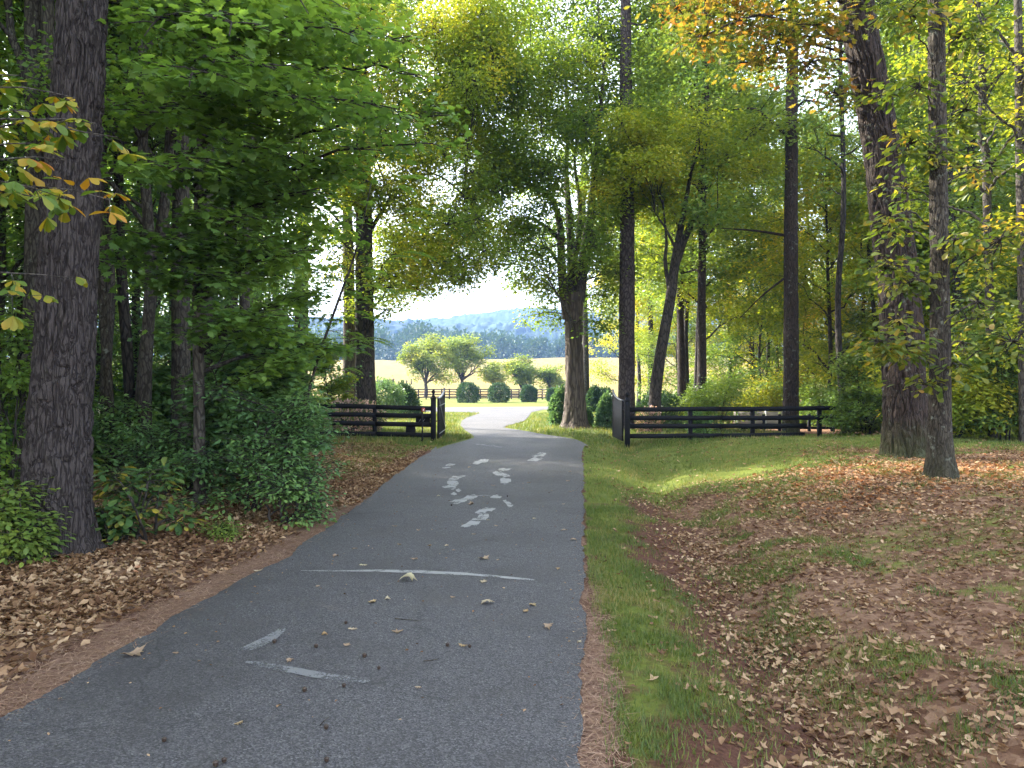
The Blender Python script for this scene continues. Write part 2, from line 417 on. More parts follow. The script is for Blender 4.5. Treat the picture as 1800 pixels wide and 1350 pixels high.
def asphalt():
    m, t, N, L = nt("asphalt")
    tc = N.new("ShaderNodeTexCoord").outputs["Object"]
    v = N.new("ShaderNodeTexVoronoi"); v.inputs["Scale"].default_value = 120; L.new(tc, v.inputs["Vector"])
    n1 = noise_n(N, L, tc, 150, 3, .7); n2 = noise_n(N, L, tc, 1.1, 5, .6); n3 = noise_n(N, L, tc, 9, 5, .6)
    sepc = N.new("ShaderNodeSeparateColor"); L.new(v.outputs["Color"], sepc.inputs[0])
    r = ramp(N, [(.12, (.014, .014, .016)), (.5, (.058, .056, .060)), (.75, (.12, .118, .122)), (.97, (.40, .39, .38))])
    L.new(math_(N, L, 'MULTIPLY_ADD', sepc.outputs[0], .55, math_(N, L, 'MULTIPLY', n1, .45)), r.inputs[0])
    col = mixc(N, L, math_(N, L, 'MULTIPLY', n3, .3), r.outputs[0], (.070, .064, .062))
    dr = ramp(N, [(.55, (0, 0, 0)), (.8, (.5, .5, .5))]); L.new(n2, dr.inputs[0])
    col = mixc(N, L, dr.outputs[0], col, (.115, .104, .096))       # dusty worn patches
    st = ramp(N, [(.48, (0, 0, 0)), (.62, (.55, .55, .55))]); L.new(noise_n(N, L, tc, .55, 6, .7), st.inputs[0])
    col = mixc(N, L, st.outputs[0], col, (.036, .034, .034))     # darker stained areas
    # hairline cracks
    wn2 = N.new("ShaderNodeTexNoise"); wn2.inputs["Scale"].default_value = 1.4; wn2.inputs["Detail"].default_value = 5; L.new(tc, wn2.inputs["Vector"])
    ad = N.new("ShaderNodeVectorMath"); ad.operation = 'MULTIPLY_ADD'; L.new(wn2.outputs["Color"], ad.inputs[0]); ad.inputs[1].default_value = (1.2, 1.2, 0); L.new(tc, ad.inputs[2])
    v2 = N.new("ShaderNodeTexVoronoi"); v2.feature = 'DISTANCE_TO_EDGE'; v2.inputs["Scale"].default_value = .35; L.new(ad.outputs[0], v2.inputs["Vector"])
    ck = ramp(N, [(0, (1, 1, 1)), (.0035, (0, 0, 0))]); L.new(v2.outputs["Distance"], ck.inputs[0])
    col = mixc(N, L, math_(N, L, 'MULTIPLY', ck.outputs[0], .5), col, (.02, .02, .02))
    p = N.new("ShaderNodeBsdfPrincipled"); L.new(col, p.inputs["Base Color"]); p.inputs["Roughness"].default_value = .72
    p.inputs["Specular IOR Level"].default_value = .35
    b = N.new("ShaderNodeBump"); b.inputs["Strength"].default_value = .8; b.inputs["Distance"].default_value = .006
    L.new(math_(N, L, 'ADD', n1, math_(N, L, 'MULTIPLY', v.outputs["Distance"], 1.0)), b.inputs["Height"]); L.new(b.outputs[0], p.inputs["Normal"])
    o = N.new("ShaderNodeOutputMaterial"); L.new(p.outputs[0], o.inputs[0])
    return m
M['asphalt'] = asphalt()
def paintmat(name, col, al):
    m, t, N, L = nt(name)
    tc = N.new("ShaderNodeTexCoord").outputs["Object"]
    n1 = noise_n(N, L, tc, 55, 5, .75); n2 = noise_n(N, L, tc, 6, 4)
    k = ramp(N, [(al, (0, 0, 0)), (al + .1, (1, 1, 1))]); L.new(math_(N, L, 'MULTIPLY_ADD', n2, .5, math_(N, L, 'MULTIPLY', n1, .5)), k.inputs[0])
    p = N.new("ShaderNodeBsdfPrincipled"); p.inputs["Base Color"].default_value = (*col, 1); p.inputs["Roughness"].default_value = .7
    L.new(k.outputs[0], p.inputs["Alpha"])
    o = N.new("ShaderNodeOutputMaterial"); L.new(p.outputs[0], o.inputs[0])
    return m
M['paint'] = paintmat("worn_white_paint", (.23, .23, .225), .385)
M['paint2'] = paintmat("faded_grey_paint", (.14, .142, .145), .42)

# ------------------------------------------------------------ leaf templates (length 1 along +y)
def fan(outline, cz=0.05, curl=0.0, cup=0.0):
    V = [(0, .45, cz)] + [(x, y, curl * (y - .45) ** 2 + cup * x * x) for x, y in outline]
    n = len(outline)
    return np.array(V, float), np.array([(0, 1 + i, 1 + (i + 1) % n) for i in range(n)])
T_DIA = (np.array([(0, 0, 0), (.30, .5, .07), (0, 1, -.05), (-.30, .5, .07)], float), np.array([(0, 1, 2), (0, 2, 3)]))
T_OVAL = (np.array([(0, 0, 0), (.24, .35, .05), (.26, .68, .05), (0, 1.05, -.08), (-.26, .68, .05), (-.24, .35, .05), (0, .5, 0)], float),
          np.array([(6, 0, 1), (6, 1, 2), (6, 2, 3), (6, 3, 4), (6, 4, 5), (6, 5, 0)]))
T_MAPLE = fan([(0, 0), (.22, .08), (.46, .02), (.40, .24), (.62, .46), (.34, .50), (.30, .74), (.14, .66), (0, 1), (-.14, .66), (-.30, .74), (-.34, .50), (-.62, .46), (-.40, .24), (-.46, .02), (-.22, .08)], .04, -.25)
T_OBOV = fan([(0, 0), (.08, .2), (.20, .5), (.27, .75), (.16, .95), (0, 1.05), (-.16, .95), (-.27, .75), (-.20, .5), (-.08, .2)], -.05, -.3, .5)
T_OAK = fan([(0, 0), (.06, .15), (.24, .22), (.12, .34), (.34, .48), (.14, .56), (.28, .76), (.10, .78), (0, 1.02), (-.10, .78), (-.28, .76), (-.14, .56), (-.34, .48), (-.12, .34), (-.24, .22), (-.06, .15)], .0, .25, -.6)
T_DRY = (np.array([(0, 0, 0), (.22, .3, .16), (.30, .7, .08), (.02, 1, .14), (-.26, .62, .20), (-.20, .28, .06), (0, .5, 0)], float), T_OVAL[1])
T_DRY2 = (np.array([(0, 0, 0.1), (.34, .25, .0), (.14, .5, .10), (.26, .95, .25), (-.05, .75, .05), (-.36, .8, .22), (-.16, .4, .06)], float),
          np.array([(6, 0, 1), (6, 1, 2), (6, 2, 4), (2, 3, 4), (6, 4, 5)]))
T_BLADE = (np.array([(-.06, 0, 0), (.06, 0, 0), (.045, .5, .08), (-.045, .5, .08), (0, 1, .3)], float), np.array([(0, 1, 2), (0, 2, 3), (3, 2, 4)]))
T_NEED = (np.array([(-.02, 0, 0), (.02, 0, 0), (0, 1, .02)], float), np.array([(0, 1, 2)]))

def unit(v):
    return v / (np.linalg.norm(v, axis=-1, keepdims=True) + 1e-9)
def scatter(T, P, D, Nn, S):
    """T template; P positions, D direction of the leaf's length, Nn approximate normal, S size"""
    V0, F0 = T
    D = unit(D); X = unit(np.cross(D, Nn)); Z = np.cross(X, D)
    S = np.broadcast_to(np.asarray(S, float), (len(P),))
    V = P[:, None] + S[:, None, None] * (V0[None, :, 0:1] * X[:, None] + V0[None, :, 1:2] * D[:, None] + V0[None, :, 2:3] * Z[:, None])
    Fc = F0[None] + (np.arange(len(P)) * len(V0))[:, None, None]
    return V.reshape(-1, 3), Fc.reshape(-1, F0.shape[1])
def leafset(rng, C, per, sig, T, size, flat=.5, droop=.25):
    """leaves gathered round twig points C"""
    n = len(C) * per
    c = np.repeat(C, per, 0)
    off = rng.normal(0, 1, (n, 3)) * np.array([sig, sig, sig * .55])
    P = c + off
    D = unit(off + rng.normal(0, .4, (n, 3)) * sig); D[:, 2] = D[:, 2] * .5 - droop
    Nn = np.array([[0, 0, 1.]]) + rng.normal(0, flat, (n, 3))
    return scatter(T, P, D, Nn, size * rng.uniform(.65, 1.2, n))
def in_ball(rng, n, c, r):
    p = unit(rng.normal(0, 1, (n, 3))) * (rng.uniform(.15, 1, (n, 1)) ** .5)
    return np.array(c) + p * np.array(r)
def curve(a, b, sag, rng, n=6, wob=.05):
    a, b = np.array(a, float), np.array(b, float)
    t = np.linspace(0, 1, n)[:, None]; L = np.linalg.norm(b - a)
    P = a + (b - a) * t + np.array([0, 0, 1.]) * (4 * t * (1 - t)) * sag * L
    P[1:-1] += rng.normal(0, wob * L / n * 1.5, (n - 2, 3))
    return P
def smooth_path(P, r, n):
    """resample a polyline with Catmull-Rom"""
    P = np.array(P, float); r = np.array(r, float)
    Q = np.vstack([2 * P[0] - P[1], P, 2 * P[-1] - P[-2]]); m = len(P) - 1
    out = []; ro = []
    for u in np.linspace(0, m - 1e-6, n):
        i = int(u); t = u - i; p0, p1, p2, p3 = Q[i:i + 4]
        out.append(.5 * ((2 * p1) + (-p0 + p2) * t + (2 * p0 - 5 * p1 + 4 * p2 - p3) * t * t + (-p0 + 3 * p1 - 3 * p2 + p3) * t ** 3))
        ro.append(r[i] * (1 - t) + r[i + 1] * t)
    return np.array(out), np.array(ro)

def trunk_surface(mb, P, r, k=40, n=120, furrow=.0, ff=9.0, seed=0, flare=0.0, zbase=None):
    """trunk with buttress flare and, if asked, real bark ridges"""
    P, r = smooth_path(P, r, n)
    z0 = P[0, 2] if zbase is None else zbase
    th = np.arange(k) / k * 2 * np.pi
    lob = 1 + flare * np.exp(-np.maximum(P[:, 2] - z0, 0)[:, None] / .28) * (.55 + .45 * np.cos(th[None] * 5 + seed) * np.cos(th[None] * 2 + 1.3 * seed))
    bulge = 1 + .05 * (noise3(np.cos(th)[None] * 1.5 + seed, np.sin(th)[None] * 1.5, P[:, 2:3] * .8, seed) - .5) * 2
    rr = r[:, None] * lob * bulge
    if furrow:
        R0 = r.mean()
        cx, sx = np.cos(th)[None] * R0 * ff, np.sin(th)[None] * R0 * ff; zz = P[:, 2:3] * ff * .22
        w = (noise3(cx * .5, sx * .5, zz * 1.5, seed + 4) - .5) * 1.6
        f1 = np.abs(noise3(cx + w, sx + w, zz + w, seed + 5) - .5) * 2
        f2 = np.abs(noise3(cx * 2.1 + w, sx * 2.1, zz * 2.6, seed + 6) - .5) * 2
        f3 = noise3(cx * 5, sx * 5, zz * 12, seed + 7)
        h = np.minimum(f1 * 2.6, 1) * .65 + np.minimum(f2 * 2.2, 1) * .25 + f3 * .18
        rr = rr + (h - .75) * furrow
    V = P[:, None] + np.stack([np.cos(th)[None] * rr, np.sin(th)[None] * rr, np.zeros_like(rr)], -1)
    i = np.arange(n - 1)[:, None] * k; j = np.arange(k)[None]
    Q = np.stack([i + j, i + (j + 1) % k, i + k + (j + 1) % k, i + k + j], -1).reshape(-1, 4)
    mb.add(V.reshape(-1, 3), Q)
    return P, r

# ------------------------------------------------------------ GROUND
def lin(a, b, s): return np.arange(a, b, s)
ys = np.concatenate([lin(-14, 3, .5), lin(3, 16, .10), lin(16, 30, .2), 30 * 1.035 ** np.arange(0, 100)])
ys = ys[ys < 1150]
xs_ = np.concatenate([lin(-9, 12, .10)])
out_ = 12 + np.cumsum(.15 * 1.06 ** np.arange(0, 105))
xs_ = np.concatenate([-(out_[::-1]) + 3, xs_, out_])
XX, YY = np.meshgrid(xs_, ys)
ZZ = ground(XX, YY)
nx, ny = len(xs_), len(ys)
i = np.arange(ny - 1)[:, None] * nx; j = np.arange(nx - 1)[None]
Q = np.stack([i + j, i + j + 1, i + nx + j + 1, i + nx + j], -1).reshape(-1, 4)
g = mesh("ground", np.stack([XX, YY, ZZ], -1).reshape(-1, 3), [Q], M['ground'], smooth=True)
tag(g, "grass, soil and leaf covered ground either side of the driveway", kind="structure")
U = XX - xr(YY); VV = xl(np.minimum(YY, 21.8)) - XX
n1 = fbm(XX * .9, YY * .9, 21); n2 = fbm(XX * .35, YY * .35, 31)
def cover_at(X, Y):
    X = np.asarray(X, float); Y = np.asarray(Y, float)
    u = X - xr(Y); v = xl(np.minimum(Y, 21.8)) - X
    n1 = fbm(X * .9, Y * .9, 21); n2 = fbm(X * .35, Y * .35, 31)
    near = Y < 21.5
    right = u > 0
    # right side: grass strip by the road, leaves on mound, soil in ditch
    n4 = fbm(X * 3.1, Y * 3.1, 71)
    grass_r = (1 - sm(u + (n2 - .5) * 1.6 + (n4 - .5) * .9, .55, 1.25)) * sm(u + .2 * sm(Y, 5, 8), .08, .25) * (.35 + 1.0 * n4) + sm(u, .9, 1.9) * sm(n1 * .5 + n4 * .5, .44, .58) * .62
    lit_r = sm(u + (n4 - .5) * .8, 1.0, 1.7) * (.55 + .6 * n4)
    back = sm(Y, 11.2, 14.5) * (1 - sm(u - (Y - 11) * .1, 3.2, 5.5) * (1 - sm(Y, 15.0, 17.5)))
    lit_r = lit_r * (1 - back); grass_r = np.clip(grass_r + back * .95 * sm(u, -.3, -.1), 0, 1)
    need_r = (1 - sm(u + (n4 - .5) * .3, .10, .26)) * (1 - sm(Y, 4.5, 7.5)) * .9
    # left
    need_l = (1 - sm(v, .18, .6)) * (1 - sm(Y, 8, 14)) * .9
    lit_l = np.where(Y > 11, sm(v, -.3, -.1), sm(v, .2, .7)) * (1 - .6 * sm(Y, 13, 16) * (1 - sm(v, 1.5, 2.6)) * sm(n1, .4, .6))
    grass_l = .75 * sm(Y, 13.5, 16) * (1 - sm(v, 1.4, 2.6)) * sm(v, .25, .6) + .8 * sm(Y, 19.5, 21.5) * (1 - sm(v, 3, 6))
    lit = np.where(right, lit_r, lit_l); gr = np.where(right, grass_r, grass_l); ne = np.where(right, need_r, need_l)
    far = sm(Y, 21.0, 23.5)
    woodl = sm(-X - 3.5 - .2 * np.maximum(Y - 24, 0) * 1.0, 0, 2) ; woodr = sm(X - .15 * Y - 2.2, 0, 2) * (Y > 27)
    wood = np.where(Y < 100, np.clip(woodl * (Y < 60) + woodr, 0, 1), 0)
    lit = lit * (1 - far) + far * wood; gr = gr * (1 - far) + far * (1 - wood); ne = ne * (1 - far)
    return lit, gr, ne
li_, gr_, ne_ = cover_at(XX, YY)
gr_ = gr_ * (1 - .25 * (1 - sm(YY, 9, 14)) * (XX > 0))
al_ = sm(YY, 98, 108)
ca = g.data.color_attributes.new("cover", 'FLOAT_COLOR', 'POINT')
ca.data.foreach_set("color", np.stack([li_, gr_, ne_, al_], -1).astype(np.float32).ravel())

# road
def px_path(pts, n, off=.02):
    a = np.array([Rd(x, y, off) for x, y in pts])
    s = np.concatenate([[0], np.cumsum(np.linalg.norm(np.diff(a, axis=0), axis=1))])
    t = np.linspace(0, s[-1], n)
    return np.stack([np.interp(t, s, a[:, i]) for i in range(3)], 1)
yy = np.arange(-8, 21.7, .04)
ew = lambda y, s: (fbm(y * 1.3, y * 0 + s, 3) - .5) * .16 + (fbm(y * 9, y * 0 + s, 4) - .5) * .07
Lp = np.stack([xl(yy) + ew(yy, 1.5), yy, SL * yy + .02], 1)
Rp = np.stack([xr(yy) + ew(yy, 7.5) * .8, yy, SL * yy + .02], 1)
Lf = px_path([(768, 789), (785, 783), (812, 776), (835, 769), (830, 764), (818, 756), (809, 747), (812, 739), (826, 731), (840, 726), (812, 724), (782, 723.5), (740, 723), (690, 724), (660, 726)], 60)
Rf = px_path([(1034, 783), (1020, 775), (1003, 770), (954, 763), (921, 757), (883, 751), (903, 745), (921, 740), (929, 732), (934, 724.5), (955, 720), (985, 718), (1030, 719), (1080, 722)], 60)
Top = px_path([(1080, 717), (1030, 714.5), (971, 714.5), (900, 715), (840, 715.5), (782, 716), (700, 717), (660, 718)], 30)
poly = np.concatenate([Rp, Rf, Top, Lf[::-1], Lp[::-1]])
poly[:, 2] = SL * poly[:, 1] + .02
from mathutils.geometry import tessellate_polygon
def flat_poly(name, pts, mat, parent=None, origin=None, thick=0.0):
    tri = tessellate_polygon([[Vector((float(p[0]), float(p[1]), 0)) for p in pts]])
    tri = np.array(tri)
    a, b, c = [pts[tri[:, i], :2] for i in range(3)]
    cr = (b[:, 0] - a[:, 0]) * (c[:, 1] - a[:, 1]) - (b[:, 1] - a[:, 1]) * (c[:, 0] - a[:, 0])
    tri[cr < 0] = tri[cr < 0][:, ::-1]
    return mesh(name, pts, [tri], mat, parent, origin=origin)
road = flat_poly("driveway", poly, M['asphalt'])
tag(road, "grey asphalt driveway running through the open gates", kind="structure")

def marking(pts, mat, lab=None, rag=1.7, off=.024):
    """pts: (px,py,halfheight px) along the middle"""
    pts = np.array(pts, float); s = np.linspace(0, len(pts) - 1, max(16, len(pts) * 12))
    cx, cy, hw = [np.interp(s, np.arange(len(pts)), pts[:, i]) for i in range(3)]
    seed = float(pts[0, 0])
    up = hw * (1 + rag * (fbm(s * 1.7, s * 0 + seed, 8) - .5)); dn = hw * (1 + rag * (fbm(s * 1.7, s * 0 + seed + 9, 8) - .5))
    slope = np.gradient(cy) / (np.abs(np.gradient(cx)) + .3)
    sh = np.clip(slope, -3, 3) * hw * .35 * np.sign(np.gradient(cx) + 1e-9) * 0
    A = [Rd(a, b - c, off) for a, b, c in zip(cx, cy, up)] + [Rd(a + .3 * c, b + c, off) for a, b, c in zip(cx[::-1], cy[::-1], dn[::-1])]
    o = flat_poly("faded_marking", np.array(A), mat, road, origin=(0, 0, 0))
    if lab: o["label"] = lab
z6 = lambda L: [(700 + a / 5.143, 780 + b / 5.143, c / 5.143) for a, b, c in L]
marking([(530, 1002, .3), (590, 1002.5, .9), (650, 1002, 1.6), (700, 1003, 2.2), (760, 1005, 2.6), (820, 1008, 2), (870, 1012, 1.8), (915, 1016, 2), (943, 1018.5, .8)], M['paint'], "long thin pale line across the driveway", .8)
marking([(419, 1141, 1), (440, 1136, 5.5), (460, 1128, 7), (478, 1118, 7), (492, 1109, 6), (503, 1104, 2)], M['paint2'], "short faded slanting stripe", .5)
marking([(432, 1161, 1), (455, 1165, 4.5), (500, 1173, 5.5), (550, 1182, 5.5), (600, 1190, 5), (630, 1194, 4), (654, 1195, 2)], M['paint2'], "long faded grey stripe near the bottom of the drive", .5)
marking(z6([(568, 742, 3), (600, 738, 14), (640, 725, 22), (690, 700, 30), (740, 675, 32), (780, 655, 30), (818, 645, 10)]), M['paint'])
marking(z6([(695, 622, 2), (740, 608, 24), (790, 600, 24), (840, 592, 18), (880, 584, 2)]), M['paint'])
marking(z6([(465, 522, 3), (500, 524, 14), (560, 512, 20), (610, 492, 22), (660, 478, 22), (700, 476, 15), (718, 470, 3)]), M['paint'])
marking(z6([(715, 467, 2), (780, 464, 4), (835, 470, 4)]), M['paint2'])
marking(z6([(832, 484, 3), (860, 480, 14), (900, 482, 16), (935, 478, 3)]), M['paint'])
marking(z6([(945, 510, 2), (970, 525, 20), (985, 545, 24), (940, 562, 8), (1040, 550, 4)][:3] + [(1010, 548, 20), (1042, 550, 3)]), M['paint'])
marking(z6([(397, 388, 3), (430, 388, 16), (470, 390, 20), (510, 392, 14), (522, 390, 3)]), M['paint'])
marking(z6([(440, 350, 10), (470, 345, 26), (505, 345, 30), (545, 352, 10)]), M['paint'])
marking(z6([(455, 322, 4), (500, 310, 20), (550, 300, 12), (608, 288, 2)]), M['paint'])
marking(z6([(475, 452, 3), (500, 448, 14), (530, 455, 4)]), M['paint'])
marking(z6([(520, 420, 6), (545, 422, 14), (570, 420, 4)]), M['paint'])
marking(z6([(855, 262, 3), (880, 262, 16), (915, 268, 18), (960, 285, 16), (1010, 290, 5)]), M['paint'])
marking(z6([(905, 232, 6), (940, 234, 10), (990, 230, 10), (1025, 222, 2)]), M['paint'])
marking(z6([(920, 335, 14), (950, 335, 26), (985, 335, 26), (1018, 330, 8)]), M['paint'])
marking(z6([(672, 178, 3), (710, 165, 16), (760, 155, 22), (800, 148, 14), (820, 142, 2)]), M['paint'])
marking(z6([(428, 195, 4), (455, 190, 12), (515, 184, 3)]), M['paint'])
marking(z6([(398, 218, 3), (430, 214, 9), (472, 212, 3)]), M['paint'])
marking(z6([(1168, 148, 3), (1210, 145, 14), (1250, 140, 16), (1310, 132, 3)]), M['paint'])
marking(z6([(1210, 112, 4), (1250, 105, 10), (1290, 92, 20), (1335, 90, 8)]), M['paint'])
marking(z6([(700, 2, 3), (800, 10, 6), (870, 22, 8), (935, 29, 3)]), M['paint2'])

# ------------------------------------------------------------ litter, needles, grass (stuff)
def place_region(rng, n, x0, x1, y0, y1, dens):
    X = rng.uniform(x0, x1, n); Y = y0 + (y1 - y0) * rng.uniform(0, 1, n) ** 1.0
    k = rng.uniform(0, 1, n) < dens(X, Y)
    return X[k], Y[k]
def litter(name, lab, n, box, dens, mat, size, T, lift=.012, seed=1, tilt=.45):
    rng = np.random.default_rng(seed)
    X, Y = place_region(rng, n, *box, dens); n = len(X)
    P = np.stack([X, Y, ground(X, Y) + lift * rng.uniform(.1, 1.6, n)], 1)
    a = rng.uniform(0, 2 * np.pi, n); D = np.stack([np.cos(a), np.sin(a), rng.normal(0, tilt * .5, n)], 1)
    Nn = np.array([[0, 0, 1.]]) + rng.normal(0, tilt, (n, 3))
    V, Fc = scatter(T, P, D, Nn, size * rng.uniform(.6, 1.35, n))
    o = mesh(name, V, [Fc], mat); tag(o, lab, kind="stuff"); return o
def off_lawn(X, Y):
    px = 900 + F * X / Y; py = HOR + F * (CAMZ - SL * Y - .02) / Y
    bl_ = np.interp(py, [716, 724, 726, 739, 747, 756, 764, 769, 783, 790], [600, 600, 845, 808, 804, 812, 825, 828, 780, 760])
    br_ = np.interp(py, [716, 722, 724, 732, 740, 751, 757, 763, 770, 783, 790], [1200, 1200, 940, 934, 926, 888, 926, 960, 1008, 1040, 1045])
    return ((px < bl_) | (px > br_)) & ((py > 726) | (py < 714) | (px > 9999) | (py > 718) & (px > 9999))
off_road = lambda X, Y: (X > xr(Y) + .05) | (X < xl(np.minimum(Y, 21.8)) - .05) | ((Y > 21.8) & off_lawn(X, Y))
cl = lambda X, Y, s: sm(fbm(X * 1.6, Y * 1.6, s), .30, .62)
dl = lambda X, Y: off_road(X, Y) * cover_at(X, Y)[0] * (.35 + .65 * cl(X, Y, 41))
litter("leaf_litter", "dry brown fallen leaves on the left verge", 90000, (-9.5, -2.2, 3.2, 18), dl, M['litter'], .068, T_DRY, seed=1)
litter("leaf_litter", "dry brown fallen leaves on the left verge", 60000, (-9.5, -2.2, 3.2, 22), dl, M['litter'], .078, T_DRY2, seed=2)
dr_ = lambda X, Y: off_road(X, Y) * np.clip((cover_at(X, Y)[0] * (.12 + .42 * cl(X, Y, 43)) + .16 * sm(X - xr(Y), .35, .9) * (Y < 14)) + .75 * np.exp(-((X - xr(Y) - 1.5) / .45) ** 2) * (.3 + .7 * cl(X, Y, 47)) * (Y < 9.5), 0, 1)
litter("leaf_litter", "dry brown fallen leaves on the right bank and ditch", 70000, (.4, 13, 2.8, 17), dr_, M['litter'], .052, T_DRY, seed=3)
litter("leaf_litter", "dry brown fallen leaves on the right bank and ditch", 50000, (.4, 13, 2.8, 17), dr_, M['litter'], .062, T_DRY2, seed=4)
dor = lambda X, Y: np.exp(-((Y - 11.5 - .0 * X) / 1.7) ** 2) * sm(X, 3.2, 5.0) * .8
litter("leaf_litter", "fallen leaves coloured sunlit orange round the two right hand oaks", 26000, (3, 13, 8, 16), dor, M['litter_sunlit'], .07, T_DRY, seed=5)
dns = lambda X, Y: off_road(X, Y) * (.06 * (cover_at(X, Y)[1] > .4) * (X > xr(Y)) + .08 * (Y > 12))
litter("leaf_litter", "scattered pale leaves on the grass", 30000, (-8, 12, 3, 26), dns, M['litter'], .07, T_DRY2, seed=6, lift=.04)
dne = lambda X, Y: (X > xr(Y) - .10) * (X < xr(Y) + .45) * (1 - sm(X - xr(Y), .06, .3)) + (X < xl(np.minimum(Y, 21)) + .12) * (1 - sm(xl(np.minimum(Y, 21)) - X, .2, .75))
litter("pine_needles", "brown pine needles along the driveway edges", 230000, (-4, 1.8, 2.6, 13), lambda X, Y: dne(X, Y) * .9 * np.where(X > 0, 1 - sm(Y, 4.5, 8.5), 1), M['needle_litter'], .085, (T_NEED[0] * np.array([1.4, 1, 1]), T_NEED[1]), seed=7, lift=.012, tilt=.12)

def grass(name, lab, n, box, dens, size, seed, mat):
    rng = np.random.default_rng(seed)
    X, Y = place_region(rng, n, *box, dens); n = len(X)
    # gather blades in tufts
    k = rng.integers(0, n, n // 2); kk = rng.integers(0, n, n // 2)
    X[kk] = X[k] + rng.normal(0, .03, len(k)); Y[kk] = Y[k] + rng.normal(0, .03, len(k))
    ok = off_road(X, Y); X, Y = X[ok], Y[ok]; n = len(X)
    P = np.stack([X, Y, ground(X, Y) - .004], 1)
    a = rng.uniform(0, 2 * np.pi, n); le = rng.uniform(.5, 1.6, n)
    D = np.stack([np.cos(a), np.sin(a), le], 1)
    Nn = np.stack([-np.cos(a) * le, -np.sin(a) * le, np.ones(n)], 1) + rng.normal(0, .3, (n, 3))
    V, Fc = scatter(T_BLADE, P, D, Nn, size * rng.uniform(.5, 1.4, n))
    o = mesh(name, V, [Fc], mat); tag(o, lab, kind="stuff"); return o
dg = lambda X, Y: np.clip(cover_at(X, Y)[1] * (.1 + 1.2 * sm(fbm(X * 4, Y * 4, 51), .28, .55)), 0, 1)
grass("grass", "short green grass on the right verge", 230000, (.1, 3.6, 2.8, 11), dg, .043, 61, M['grass'])
grass("grass", "short green grass on the right verge", 60000, (3, 11, 2.8, 12), lambda X, Y: dg(X, Y) * .8, .05, 62, M['grass'])
grass("grass", "lawn grass on the right before the fence", 170000, (1, 15, 10, 25), lambda X, Y: dg(X, Y) * .9, .06, 63, M['grass'])
grass("grass", "sparse grass on the left verge before the gate", 26000, (-8, -1.5, 12, 24), lambda X, Y: dg(X, Y), .08, 64, M['grass'])

grass("grass", "lawn grass around the turn of the drive beyond the gate", 160000, (-8, 10, 21.8, 62), lambda X, Y: .9 * off_lawn(X, Y), .13, 65, M['grass'])
# ------------------------------------------------------------ TREES
def obj_tree(name, loc, label, cat="tree", group=None):
    o = empty(name, loc); tag(o, label, cat, group); return o

def px_trunk(pts, d, base=None):
    """pts: (px,py,width px) from the base up -> points, radii at depth d"""
    P = np.array([W(a, b, d) for a, b, c in pts]); r = np.array([c / 2 / F * d / math.sqrt(1 + ((a - 900) / F) ** 2) for a, b, c in pts])
    if base is not None: P[0, 2] = base
    return P, r
def add_crown(rng, limbs, leaves, anchors, blobs, T, size, per=14, sig=.22, dens=1.7, droop=.3, flat=.55, limb_r=.05, twig=True):
    """blobs: (centre xyz, (rx,ry,rz), nleaf). Each hangs from the nearest anchor by a limb."""
    A = np.array([a[0] for a in anchors])
    for c, rad, n in blobs:
        c = np.array(c, float); rad = np.array(rad, float)
        dd = np.linalg.norm((A - (c - np.array([0, 0, np.linalg.norm(rad) * .8]))) * np.array([1, 1, .7]), axis=1)
        k = int(np.argmin(dd)); a = A[k]
        L = np.linalg.norm(c - a)
        if L > .02:
            r0 = min(anchors[k][1] * .6, limb_r * (0.5 + L * .25))
            limbs.tube(curve(a, c, .10, rng, 7, .12), np.linspace(r0, .014, 7), 6)
        n = int(n * dens); kk = max(3, n // per)
        C = in_ball(rng, kk, c, rad)
        if twig:
            for q in C[:: max(1, kk // 14)]:
                limbs.tube(curve(c, q, .05, rng, 4, .1), np.linspace(.014, .004, 4), 3)
        leaves.append(leafset(rng, C, per, sig, T, size, flat, droop))
def merge_leaves(name, leaves, mat, parent):
    n = 0; Vs = []; Fs = []
    for V, Fc in leaves:
        Vs.append(V); Fs.append(Fc + n); n += len(V)
    return mesh(name, np.concatenate(Vs), [np.concatenate(Fs)], mat, parent)

